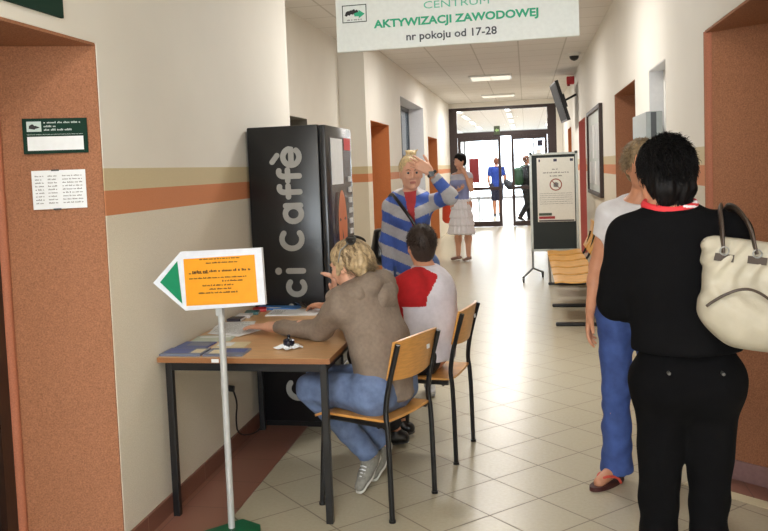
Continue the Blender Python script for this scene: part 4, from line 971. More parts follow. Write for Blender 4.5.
    cap = [el(P_(0, -.018, .034), (.088, .100, .088), Rh, .02), el(P_(0, -.085, .0), (.066, .046, .066), Rh, .03), rc(P_(-.05, -.07, -.02), P_(-.035, -.08, -.085), .035, .015, .03), rc(P_(.05, -.07, -.02), P_(.03, -.08, -.09), .035, .015, .03),
           el(P_(0, .03, -.03), (.067, .10, .085), Rh, .02, sub=True), rc(P_(-.075, .0, .01), P_(-.075, .03, -.03), .017, .01, .02), rc(P_(.075, .0, .01), P_(.075, .03, -.03), .017, .01, .02)]
    h = fig_mesh('hair', cap, HBL, root, .004, disp=hairdisp(.0022, hc))
    def rt(i):
        while True:
            n = unit(np.random.normal(size=3)); q = A(n[0], n[1], n[2])
            if q[1] < .35 and q[2] > -.45: break
        return P_(*(A(0, -.018, .034)+q*A(.088, .101, .089))), Rh@q
    knot = P_(0, -.16, -.04)
    def gr(p, nn, t): return unit(knot-p)*.55+nn*.10*(1-2*t)+A(0, 0, -.35-.6*t)+np.random.normal(size=3)*.20
    strands('hair_locks', 1400, rt, gr, .085, .0020, HBL2, h)
    # sunglasses pushed up on the head
    sg = empty('sunglasses', P_(0, -.07, .12), 'dark sunglasses pushed up on the seated blonde woman\'s head', 'sunglasses')
    sm = mat('sunglass_lens', (40, 36, 34), .12)
    for sx in (-1, 1):
        tp = lambda x, y: .034+.100*math.sqrt(max(.02, 1-(x/.098)**2-((y+.018)/.115)**2))+.001
        pts = [tuple(P_(sx*(.042+.027*math.cos(a)), -.072+.022*math.sin(a), tp(.042+.027*math.cos(a), -.072+.022*math.sin(a))-.002)) for a in np.linspace(0, 2*PI, 18)]
        G().add([tuple(P_(sx*.042, -.072, tp(.042, -.072)+.001))]+pts, [(0, k, k+1) for k in range(1, 18)]).build('lens', sm, sg)
        G().tube(pts, .003, 6).build('rim', BLACKP, sg, smooth=True)
        G().tube([tuple(P_(sx*.068, -.068, tp(.068, -.068))), tuple(P_(sx*.094, -.030, .07)), tuple(P_(sx*.095, .0, .02))], .0032, 6).build('temple', GREY, sg, smooth=True)
build_hoodie_woman()

# --- boy in the red and white shirt -----------------------------------------
def build_boy():
    F = F2; Rr = A(.17, .985, 0)
    J = dict(pelvis=(-.545, 4.555, .565), waist=(-.505, 4.56, .70), chest=(-.515, 4.57, .87), neck=(-.57, 4.59, 1.02), skull=(-.585, 4.585, 1.09),
             shL=(-.63, 4.425, .955), shR=(-.53, 4.73, .945), elL=(-.90, 4.42, .815), wrL=(-1.17, 4.65, .80), elR=(-.82, 4.80, .815), wrR=(-1.04, 4.86, .80),
             hipL=(-.585, 4.475, .545), hipR=(-.56, 4.64, .545), knL=(-.94, 4.50, .54), knR=(-.93, 4.70, .54), anL=(-.77, 4.60, .09), anR=(-.76, 4.78, .09), toL=(-.90, 4.58, .03), toR=(-.89, 4.80, .03))
    P = bodyset(J, F, W=.138, H=.08, thigh=.072, calf=.05, arm=.042, neck=.05)
    root = person((-.56, 4.56, 0), 'seated short-haired boy in a white shirt with red sleeves, seen from behind')
    hc = A(-.585, 4.60, 1.150); Rh = frame((-.30, .95, 0), (-.03, 0, 1)); hp = head_prims(hc, Rh, 1.0, False)
    h1 = hand_prims(J['wrL'], (-.85, .5, .02), (0, 0, -1), (.4, .9, 0), (.5, .5, .55, .6)); h2 = hand_prims(J['wrR'], (-1, 0, 0), (0, 0, -1), (0, -1, 0), (.3, .3, .35, .4))
    fig_mesh('body', shade(P['pelvis'], P['chest'], P['neck'], P['armL'], P['armR'], P['legL'], P['legR'], P['footL'], P['footR'], hp, h1, h2), [SKIN2, LIPS], root, .007, matfn=face_mat(hc, Rh))
    eyes(root, hc, Rh)
    P_ = lambda x, y, z: hc+Rh@A(x, y, z)
    cap = [el(P_(0, -.014, .030), (.081, .099, .091), Rh, .02), el(P_(0, -.045, -.035), (.063, .05, .06), Rh, .03), el(P_(0, .06, -.045), (.09, .09, .088), Rh, .02, sub=True), el(P_(.088, .0, -.022), (.034, .034, .042), Rh, .01, sub=True), el(P_(-.088, .0, -.022), (.034, .034, .042), Rh, .01, sub=True)]
    h = fig_mesh('hair', cap, HBR, root, .005, disp=hairdisp(.0008, hc, 200))
    def rt(i):
        while True:
            q = unit(np.random.normal(size=3))
            if q[1] < .5 and q[2] > -.5: break
        return P_(*(A(0, -.014, .030)+q*A(.08, .098, .09))), Rh@q
    strands('hair_stubble', 1100, rt, lambda p, nn, t: nn+A(0, 0, -.5)+np.random.normal(size=3)*.4, .013, .0016, HBR, h, seg=2)
    shm = mat('shirt_white', (220, 214, 222), .85, noise=.05, nscale=40); shr = mat('shirt_red', (186, 24, 30), .85, noise=.08, nscale=40)
    al = [rc(J['shL'], J['elL'], .066, .052, .05), rc(J['elL'], A(J['elL'])+(A(J['wrL'])-A(J['elL']))*.9, .050, .036, .03, cut='b')]
    ar = [rc(J['shR'], J['elR'], .064, .052, .05), rc(J['elR'], A(J['elR'])+(A(J['wrR'])-A(J['elR']))*.9, .050, .036, .03, cut='b')]
    body = fat(P['chest'], .016)+[rc(J['waist'], J['pelvis'], .134, .140, .07, n=F, f=.85), rc(J['pelvis'], A(J['pelvis'])+A(.0, 0, -.08), .142, .145, .04, n=F, f=.88, cut='b')]
    nk = A(J['neck']); cs = A(J['chest'])
    def mf(Q):
        q = Q-nk; side = q@Rr; z = Q[:, 2]; f = (Q-A(J['waist']))@F
        left = -side-np.minimum(.20, .10+.9*np.maximum(0, 1.0-z)); lr = left > 0; rr = side > .19
        low = z > .70
        return (((lr | rr) & ((z > .84) | (f > .13)))).astype(int)
    body += [rc((-.66, 4.45, .90), (-.735, 4.47, .79), .078, .07, .04), rc((-.61, 4.44, .88), (-.62, 4.46, .70), .085, .085, .05)]
    fig_mesh('shirt', body+al+ar, [shm, shr], root, .006, disp=folds(.003, 24, 4.), clips=(((0, 0, .525), (0, 0, -1)), (nk+A(0, 0, .022), (0, 0, 1))), matfn=mf)
    def jl(s): h, k, a = J['hip'+s], J['kn'+s], A(J['an'+s]); return [rc(h, k, .088, .072, .04), rc(k, a+(a-A(k))*-.05, .070, .052, .02, cut='b')]
    fig_mesh('trousers', fat(P['pelvis'][:1], .014)+jl('L')+jl('R'), mat('trousers_black', (24, 24, 28), .8), root, .008, disp=folds(.002, 30, 2.))
    for s in 'LR': shoe('shoe', root, A(J['an'+s])+A(0, 0, -.045), A(J['to'+s])+A(0, 0, .006), BLACKP, mat('sole_dark', (60, 60, 60), .6), .95)
    e = empty('mobile_phone', (-1.335, 4.74, .775), 'small black mobile phone held over the papers in the boy\'s hand', 'phone')
    G().obox((-1.335, 4.745, .795), (-.85, .5, .1), (.4, .8, -.5), (.1, .3, .9), .026, .045, .006).build('casing', BLACKP, e); G().obox((-1.334, 4.747, .802), (-.85, .5, .1), (.4, .8, -.5), (.1, .3, .9), .022, .038, .001).build('screen', mat('phone_screen', (40, 44, 54), .1), e)
build_boy()

# --- standing woman in the striped hooded top -----------------------------------
def build_stripe_woman():
    J = dict(pelvis=(-.80, 5.74, .95), waist=(-.80, 5.73, 1.08), chest=(-.80, 5.72, 1.25), neck=(-.80, 5.72, 1.395), skull=(-.79, 5.71, 1.46),
             shR=(-.935, 5.73, 1.318), shL=(-.675, 5.70, 1.335), elR=(-.975, 5.72, 1.07), wrR=(-.945, 5.60, .84), elL=(-.505, 5.56, 1.385), wrL=(-.630, 5.545, 1.555),
             hipR=(-.885, 5.75, .90), hipL=(-.715, 5.73, .90), knR=(-.885, 5.74, .49), knL=(-.72, 5.72, .49), anR=(-.89, 5.77, .09), anL=(-.71, 5.75, .09), toR=(-.91, 5.63, .03), toL=(-.68, 5.61, .03))
    F = unit((.18, -1, 0)); P = bodyset(J, F, W=.116, H=.078, arm=.038, bust=.9)
    root = person((-.80, 5.72, 0), 'standing blonde woman in a blue and grey striped hooded top, hand on her forehead')
    hc = A(-.780, 5.69, 1.553); Rh = frame((.26, -1, -.06)); hp = head_prims(hc, Rh, 1.0)
    h1 = hand_prims(J['wrL'], (-.78, -.06, .52), (-.35, .9, -.1), (.5, .05, .9), (.28, .30, .32, .34), spread=.12)
    h2 = hand_prims(J['wrR'], (.1, -.3, -.95), (.9, 0, 0), (0, -1, 0), (.3, .35, .4, .45))
    fig_mesh('body', shade(P['pelvis'], P['chest'], P['neck'], P['armL'], P['armR'], P['legL'], P['legR'], P['footL'], P['footR'], hp, h1, h2), [SKIN, LIPS], root, .0055, matfn=face_mat(hc, Rh))
    eyes(root, hc, Rh); brows(root, hc, Rh, BROW)
    P_ = lambda x, y, z: hc+Rh@A(x, y, z)
    cap = [el(P_(0, -.02, .036), (.082, .096, .085), Rh, .02), el(P_(0, .070, -.020), (.062, .068, .095), Rh, .02, sub=True), el(P_(0, -.07, -.03), (.055, .04, .05), Rh, .03), el(P_(-.01, -.05, .128), (.034, .036, .026), Rh, .012), rc(P_(-.03, -.05, .135), P_(-.055, -.045, .155), .012, .004, .012), rc(P_(.0, -.06, .14), P_(.03, -.06, .152), .012, .003, .012)]
    h = fig_mesh('hair', cap, HLB, root, .004, disp=hairdisp(.0018, hc))
    bun = P_(0, -.05, .12)
    def rt(i):
        while True:
            q = unit(np.random.normal(size=3))
            if q[1] < .55 and q[2] > -.5: break
        return P_(*(A(0, -.02, .036)+q*A(.083, .097, .086))), Rh@q
    strands('hair_locks', 500, rt, lambda p, nn, t: unit(bun-p)+nn*.3+np.random.normal(size=3)*.12, .05, .0016, HBL, h)
    ca, cb, crd = mat('top_blue', (70, 98, 176), .85, noise=.08), mat('top_grey', (176, 174, 176), .85, noise=.08), RED
    sl = [rc(J['shL'], J['elL'], .056, .052, .05), rc(J['elL'], A(J['elL'])+(A(J['wrL'])-A(J['elL']))*.80, .052, .036, .03, cut='b')]
    sr = [rc(J['shR'], J['elR'], .056, .047, .05), rc(J['elR'], J['wrR'], .046, .037, .03, cut='b')]
    body = fat(P['chest'], .014)+[rc(J['waist'], J['pelvis'], .128, .142, .06, n=F, f=.78), rc(J['pelvis'], A(J['pelvis'])+A(0, 0, -.10), .145, .15, .03, n=F, f=.78, cut='b')]
    hood = [rc((-.905, 5.76, 1.385), (-.80, 5.81, 1.41), .045, .052, .03), rc((-.80, 5.81, 1.41), (-.70, 5.76, 1.39), .052, .036, .03), rc((-.895, 5.73, 1.395), (-.815, 5.63, 1.30), .030, .022, .015), rc((-.70, 5.73, 1.395), (-.755, 5.62, 1.29), .028, .022, .015)]
    shL, elL, wrL = A(J['shL']), A(J['elL']), A(J['wrL'])
    def mf(Q):
        t1 = (Q-shL)@unit(elL-shL); L1 = np.linalg.norm(elL-shL); t2 = (Q-elL)@unit(wrL-elL)
        arm = Q[:, 0] > -.655
        s = np.where(Q[:, 2]-1.385 > .35*(elL[0]-Q[:, 0])+.0, L1+t2, t1)
        z = 1.53-Q[:, 2]+.42*np.abs(Q[:, 0]+.79)
        v = np.where(arm, s+.03, z)
        o = (np.floor(v/.078) % 2).astype(int)
        w_ = .012+.16*np.clip((Q[:, 2]-1.17), 0, .3)
        red = (np.abs(Q[:, 0]+.775+.12*(Q[:, 2]-1.3)) < w_*.8) & (Q[:, 1] < 5.69) & (Q[:, 2] > 1.16)
        return np.where(red, 2, o)
    fig_mesh('hooded_top', body+sl+sr+hood, [ca, cb, mat('inner_red', (186, 60, 62), .8)], root, .006, disp=folds(.0025, 28, 3.), matfn=mf)
    fig_mesh('jeans', fat(P['pelvis'], .012)+fat(P['legL'][:2], .014)+fat(P['legR'][:2], .014)+[rc(J['knL'], J['anL'], .062, .055, .02, cut='b'), rc(J['knR'], J['anR'], .062, .055, .02, cut='b')], JEAN, root, .009)
    for s in 'LR': shoe('shoe', root, A(J['an'+s])+A(0, 0, -.045), A(J['to'+s])+A(0, 0, .006), mat('shoe_white', (200, 200, 200), .6), mat('sole_grey', (150, 150, 150), .6), .9)
    d = unit(wrL-elL); G().tube([tuple(wrL-d*.028), tuple(wrL-d*.008)], .036, 18).build('wristwatch', BLACKP, root, smooth=False)
    q = wrL-d*.018+A(-.0, -.036, 0); G().obox(q, (1, 0, 0), (0, 0, 1), (0, 1, 0), .017, .017, .005).build('watch_dial', BLACK, root)
    # shoulder bag
    b = empty('shoulder_bag', (-1.04, 5.78, 1.0), 'black shoulder bag hanging behind the arm of the woman in the striped top', 'bag')
    fig_mesh('bag_body', [rc((-1.03, 5.80, 1.13), (-1.03, 5.80, .98), .05, .08, .03, n=(0, 1, 0), f=1), rc((-1.03, 5.87, 1.13), (-1.03, 5.87, .98), .05, .08, .05)], BLACKP, b, .008, clips=(((0, 0, 1.16), (0, 0, 1)),))
    G().tube(smooth_path([(-1.02, 5.80, 1.14), (-.99, 5.80, 1.33), (-.935, 5.73, 1.425), (-.87, 5.585, 1.375), (-.755, 5.545, 1.22), (-.69, 5.565, 1.08), (-.67, 5.62, 1.0)], it=3), .012, 8, flat=.5).build('strap', BLACKP, b, smooth=True)
build_stripe_woman()

# --- woman in black with the cream bag -------------------------------------------
def build_black_woman():
    J = dict(pelvis=(.485, 2.76, .90), waist=(.475, 2.755, 1.04), chest=(.455, 2.75, 1.22), neck=(.435, 2.755, 1.405), skull=(.432, 2.775, 1.44),
             shL=(.308, 2.755, 1.325), shR=(.605, 2.745, 1.335), elL=(.272, 2.80, 1.125), wrL=(.352, 2.985, 1.05), elR=(.712, 2.75, 1.09), wrR=(.66, 2.95, 1.00),
             hipL=(.412, 2.765, .86), hipR=(.557, 2.765, .86), knL=(.395, 2.775, .47), knR=(.548, 2.775, .47), anL=(.388, 2.76, .09), anR=(.540, 2.75, .09), toL=(.375, 2.90, .03), toR=(.555, 2.89, .03))
    F = unit((-.06, 1, 0)); P = bodyset(J, F, W=.14, H=.082, thigh=.082, calf=.050, arm=.045, neck=.052)
    root = person((.475, 2.76, 0), 'woman in a black top and black trousers with short black hair, seen from behind')
    hc = A(.424, 2.80, 1.535); Rh = frame((-.30, 1, -.05), (0, 0, 1)); hp = head_prims(hc, Rh, .98)
    h1 = hand_prims(J['wrL'], (.55, .8, -.15), (.6, -.4, -.6), (.1, .3, .95), (.5, .6, .7, .8)); h2 = hand_prims(J['wrR'], (-.6, .8, 0), (-.6, -.4, -.4), (0, 0, 1), (.6, .7, .8, .9))
    fig_mesh('body', shade(P['pelvis'], P['chest'], P['neck'], P['armL'], P['armR'], P['legL'], P['legR'], P['footL'], P['footR'], hp, h1, h2), [SKIN2, LIPS], root, .007, matfn=face_mat(hc, Rh, 1.02))
    eyes(root, hc, Rh, 1.02); brows(root, hc, Rh, HBK, 1.02)
    P_ = lambda x, y, z: hc+Rh@A(x, y, z)
    cap = [el(P_(0, -.018, .030), (.082, .099, .087), Rh, .02), el(P_(0, -.06, -.03), (.076, .055, .068), Rh, .03), rc(P_(-.03, -.075, -.06), P_(-.028, -.075, -.098), .03, .016, .03), rc(P_(.03, -.075, -.06), P_(.028, -.075, -.098), .03, .016, .03), el(P_(0, .075, -.03), (.075, .08, .10), Rh, .02, sub=True)]
    h = fig_mesh('hair', cap, HBK, root, .0045, disp=hairdisp(.003, hc, 70))
    def rt(i):
        while True:
            q = unit(np.random.normal(size=3))
            if q[1] < .45 and q[2] > -.55: break
        return P_(*(A(0, -.024, .028)+q*A(.081, .097, .087))), Rh@q
    def gr(p, nn, t): return nn*(.30-.35*t)+A(0, 0, -.7)*(1.1-max(0, nn[2]))+np.random.normal(size=3)*.22+Rh@A(0, -.5, 0)
    strands('hair_locks', 2800, rt, gr, .031, .0022, HBK, h, seg=4)
    nkp = P_(0, -.06, -.08)
    def rt2(i): x = random.uniform(-.055, .055); return P_(x, -.085-.2*abs(.06-abs(x))*.3, -.065+random.uniform(-.02, .02)), Rh@A(x*8, -1, 0)
    strands('nape_hair', 260, rt2, lambda p, nn, t: A(0, 0, -1)+nn*.1+np.random.normal(size=3)*.2, .036, .0022, HBK, h, seg=4)
    top = mat('top_black', (11, 11, 13), .95, spec=.12, noise=.15, nscale=60, sheen=.0)
    sl = [rc(J['shL'], J['elL'], .064, .056, .05), rc(J['elL'], J['wrL'], .054, .040, .03, cut='b')]
    sr = [rc(J['shR'], J['elR'], .066, .058, .05), rc(J['elR'], J['wrR'], .054, .040, .03, cut='b')]
    body = fat(P['chest'], .018)+[rc(J['waist'], J['pelvis'], .146, .158, .06, n=F, f=.78), rc(J['pelvis'], A(J['pelvis'])+A(.0, 0, .06), .160, .158, .03, n=F, f=.78, cut='a')]
    fig_mesh('black_top', body+sl+sr, top, root, .006, disp=folds(.003, 22, 5.), clips=((A(.435, 2.755, 1.437), (0, -.25, 1)), ((0, 0, .975), (0, 0, -1))))
    # red and white collar of the shirt below
    red, wh = mat('collar_red', (206, 44, 52), .7), mat('collar_white', (232, 226, 232), .7)
    g = G(); n = 40
    V = []; F_ = []; MI = []
    for k in range(n):
        a = 2*PI*k/n; ca, sa = math.cos(a), math.sin(a)
        for (r1, r2, z) in ((.072, .060, .012), (.092, .074, .0), (.104, .083, -.012), (.116, .092, -.028)):
            V.append((.438+r1*ca, 2.755+r2*sa, 1.398+z+.03*max(0, -0)+.010*sa))
    for k in range(n):
        for j in range(3):
            q = (k*4+j, ((k+1) % n)*4+j, ((k+1) % n)*4+j+1, k*4+j+1); F_.append(q)
            a = 2*PI*k/n
            MI.append(1 if (-1.35 < (a if a < PI else a-2*PI) < .1 and (k//1) % 3 < 2 and j > 0) else 0)
    o = mk('shirt_collar', V, F_, [red, wh], root, True, tuple(root.location)); bpy.data.objects.remove(o)
    el_ = [A(.438+.078*math.cos(2*PI*k/36), 2.757+.066*math.sin(2*PI*k/36), 1.437+.013*math.sin(2*PI*k/36)+.007*abs(math.cos(2*PI*k/36))) for k in range(37)]
    def cm(Q): a = np.arctan2(Q[:, 1]-2.757, Q[:, 0]-.438); return ((a > -1.15) & (a < .3) & (np.floor((Q[:, 2]+.12*Q[:, 0])/.0075) % 2 == 0)).astype(int)
    fig_mesh('shirt_collar', [rc(p-A(0, 0, .006), q-A(0, 0, .006), .0125, .0125, .004, n=(p+q)/2-A(.438, 2.757, 1.437)+A(0,0,.02), f=.55) for p, q in zip(el_, el_[1:])], [red, wh], root, .0035, matfn=cm)
    tr = mat('trousers_black2', (8, 8, 10), .95, spec=.12, noise=.2, nscale=40)
    def jl(s): h, k, a = A(J['hip'+s]), A(J['kn'+s]), A(J['an'+s]); return [rc(h, k, .090, .060, .03), rc(k, k+(a-k)*.3, .058, .056, .02), rc(k+(a-k)*.28, a, .056, .040, .02, cut='b')]
    fig_mesh('trousers', fat(P['pelvis'], .012)+[el((.420, 2.725, .875), (.078, .078, .095), None, .05), el((.550, 2.725, .875), (.078, .078, .095), None, .05)]+jl('L')+jl('R'), tr, root, .007, disp=folds(.0018, 30, 2.))
    for x in (.41, .565): G().tube([(x, 2.655, .925), (x, 2.628, .925)], .005, 10).build('pocket_button', mat('dull_button', (90, 88, 84), .4, metal=.5), root)
    for s in 'LR': shoe('shoe', root, A(J['an'+s])+A(0, 0, -.045), A(J['to'+s])+A(0, 0, .006), BLACKP, mat('sole_dark', (60, 60, 60), .6), .95)
    # cream handbag on her right shoulder
    b = empty('handbag', (.63, 2.58, 1.03), 'large cream leather handbag with dark straps on the shoulder of the woman in black', 'bag')
    cr = mat('bag_cream', (172, 165, 148), .5, noise=.08, nscale=14, bump=.25, bscale=30)
    c0 = A(.625, 2.585, 0)
    prim = [rc((.545, 2.60, 1.315), (.705, 2.60, 1.285), .040, .040, .05), rc((.555, 2.59, 1.14), (.70, 2.59, 1.11), .072, .070, .06), rc((.60, 2.59, 1.085), (.68, 2.585, 1.07), .068, .066, .05), rc((.555, 2.60, 1.25), (.705, 2.60, 1.22), .052, .052, .06)]
    def pleat(X, Y, Z): return .0035*np.sin(X*120+6*np.sin(Z*22))*np.clip((Z-1.12)/.12, 0, 1)+.0015*np.sin(X*40+Z*55)
    fig_mesh('bag_body', prim, cr, b, .005, disp=pleat, clips=((A(.60, 2.6, 1.338), (.16, 0, 1)),))
    pip = mat('bag_trim', (62, 50, 42), .45)
    curve = [(-.005+.503, 1.150), (.515, 1.165), (.545, 1.185), (.585, 1.202), (.62, 1.200), (.66, 1.175), (.70, 1.13), (.735, 1.085)]
    g = G(); g.tube(smooth_path([(x, 2.590-.079+.030*max(0, abs(x-.625)-.06)/.06*.5, z) for x, z in curve], it=2), .0045, 6); g.build('piping', pip, b, smooth=True)
    g = G(); g.tube(smooth_path([(.550, 2.556, 1.30), (.552, 2.575, 1.38), (.560, 2.64, 1.425), (.585, 2.74, 1.422), (.60, 2.80, 1.38)], it=3), .017, 10, flat=.35); g.build('strap', pip, b, smooth=True)
    g = G(); g.tube(smooth_path([(.640, 2.552, 1.295), (.625, 2.565, 1.38), (.605, 2.63, 1.428), (.60, 2.74, 1.425), (.61, 2.81, 1.38)], it=3), .013, 10, flat=.4); g.build('strap', pip, b, smooth=True)
    for x, z in ((.552, 1.30), (.640, 1.29)):
        g = G(); g.obox((x, 2.552, z-.012), (1, 0, -.15), (0, 1, 0), (.15, 0, 1), .026, .006, .011); g.build('strap_tab', pip, b)
        g = G(); g.tube([(x+.012*math.cos(a), 2.545, z+.008+.012*math.sin(a)) for a in np.linspace(0, 2*PI, 14)], .0022, 6); g.build('ring', GREY, b, smooth=True)
build_black_woman()

# --- woman in the white shirt -----------------------------------------------------
def build_white_woman():
    J = dict(pelvis=(.475, 4.12, .94), waist=(.485, 4.115, 1.06), chest=(.50, 4.11, 1.22), neck=(.525, 4.10, 1.385), skull=(.528, 4.085, 1.44),
             shR=(.378, 4.10, 1.325), shL=(.665, 4.10, 1.325), elR=(.318, 4.13, 1.075), wrR=(.278, 4.03, .875), elL=(.74, 4.10, 1.07), wrL=(.68, 3.92, .98),
             hipR=(.405, 4.13, .89), hipL=(.545, 4.13, .89), knR=(.398, 4.12, .49), knL=(.595, 4.12, .49), anR=(.400, 4.17, .085), anL=(.625, 4.20, .085), toR=(.305, 4.065, .03), toL=(.635, 4.06, .03), shod=False)
    F = unit((0.0, -1, 0)); P = bodyset(J, F, W=.130, H=.085, arm=.038, thigh=.076, bust=.95)
    root = person((.48, 4.12, 0), 'woman in a white shirt, jeans and red flip-flops facing the woman in black')
    hc = A(.535, 4.070, 1.553); Rh = frame((.10, -1, -.05)); hp = head_prims(hc, Rh, 1.0)
    h1 = hand_prims(J['wrR'], (-.12, -.12, -.98), (.9, -.15, 0), (.15, -.95, .1), (.25, .3, .4, .5)); h2 = hand_prims(J['wrL'], (-.4, -.9, .1), (0, 0, -1), (-.9, .3, 0), (.4, .5, .6, .6))
    PB = shade(P['pelvis'], P['chest'], P['neck'], P['armL'], P['armR'], P['legL'], P['legR'], P['footL'], P['footR'], hp, h1, h2)
    fig_mesh('body', PB, [SKIN2, LIPS], root, .0055, matfn=face_mat(hc, Rh))
    eyes(root, hc, Rh); brows(root, hc, Rh, BROW)
    P_ = lambda x, y, z: hc+Rh@A(x, y, z)
    cap = [el(P_(0, -.016, .036), (.086, .100, .090), Rh, .02), el(P_(0, -.06, -.03), (.072, .05, .06), Rh, .03), el(P_(0, .078, -.02), (.062, .075, .10), Rh, .02, sub=True)]
    h = fig_mesh('hair', cap, HBL2, root, .004, disp=hairdisp(.0025, hc))
    def rt(i):
        while True:
            q = unit(np.random.normal(size=3))
            if q[1] < .6 and q[2] > -.4: break
        return P_(*(A(0, -.016, .034)+q*A(.085, .099, .090))), Rh@q
    strands('hair_locks', 1200, rt, lambda p, nn, t: nn*.35+A(0, 0, -.6)+Rh@A(0, -.25, 0)+np.random.normal(size=3)*.3, .045, .002, HBL2, h, seg=4)
    wm = mat('tshirt_white', (226, 224, 228), .85, noise=.04)
    def sle(s): a, b_ = A(J['sh'+s]), A(J['el'+s]); return [rc(a, a+(b_-a)*.42, .056, .054, .04, cut='b')]
    body = fat(P['chest'], .014)+[rc(J['waist'], J['pelvis'], .132, .148, .06, n=F, f=.78), rc(J['pelvis'], A(J['pelvis'])+A(0, 0, -.09), .15, .155, .03, n=F, f=.78, cut='b')]+[el(p['c'], p['r'], p['R'], p['k'], p['sub']) for p in []]
    fig_mesh('shirt', body+sle('L')+sle('R'), wm, root, .006, disp=folds(.003, 24, 3.), clips=((A(.525, 4.08, 1.395), (0, -.5, 1)),))
    def jl(s): h, k, a = A(J['hip'+s]), A(J['kn'+s]), A(J['an'+s]); return [rc(h, k, .092, .068, .04), rc(k, k+(a-k)*.5, .068, .064, .02), rc(k+(a-k)*.5, a+A(0, 0, -.03), .064, .078, .03, cut='b')]
    jm = mat('denim_blue', (62, 86, 150), .8, noise=.28, nscale=14, bump=.15, bscale=400)
    fig_mesh('jeans', fat(P['pelvis'], .010)+jl('L')+jl('R'), jm, root, .007, disp=folds(.003, 36, 2.))
    fs = mat('flipflop_sole', (70, 30, 28), .6); fst = mat('flipflop_strap', (214, 84, 70), .5)
    for s in 'RL':
        a, t = A(J['an'+s]), A(J['to'+s]); d = unit((t-a)*A(1, 1, 0)); r = np.cross(d, A(0, 0, 1)); a0 = A(a[0], a[1], 0)-d*.05; L = .25
        pts = []
        for k in range(28):
            an = 2*PI*k/28; x = math.cos(an); y = math.sin(an); wv = .040+.010*x; pts.append(((x*.5+.5)*L, y*wv))
        v = A(0, 0, 1); o = G().prism(pts, a0, d, -r, .02 if True else 0).build('flip_flop', fs, root)
        g = G(); m0 = a0+d*.195+A(0, 0, .05)
        for sd in (-1, 1): g.tube(smooth_path([tuple(m0-A(0, 0, .025)), tuple(m0+r*sd*.02-d*.02+A(0, 0, .012)), tuple(a0+d*.10+r*sd*.042+A(0, 0, .045)), tuple(a0+d*.08+r*sd*.045+A(0, 0, .012))]), .007, 8)
        g.build('strap', fst, o, smooth=True)
build_white_woman()

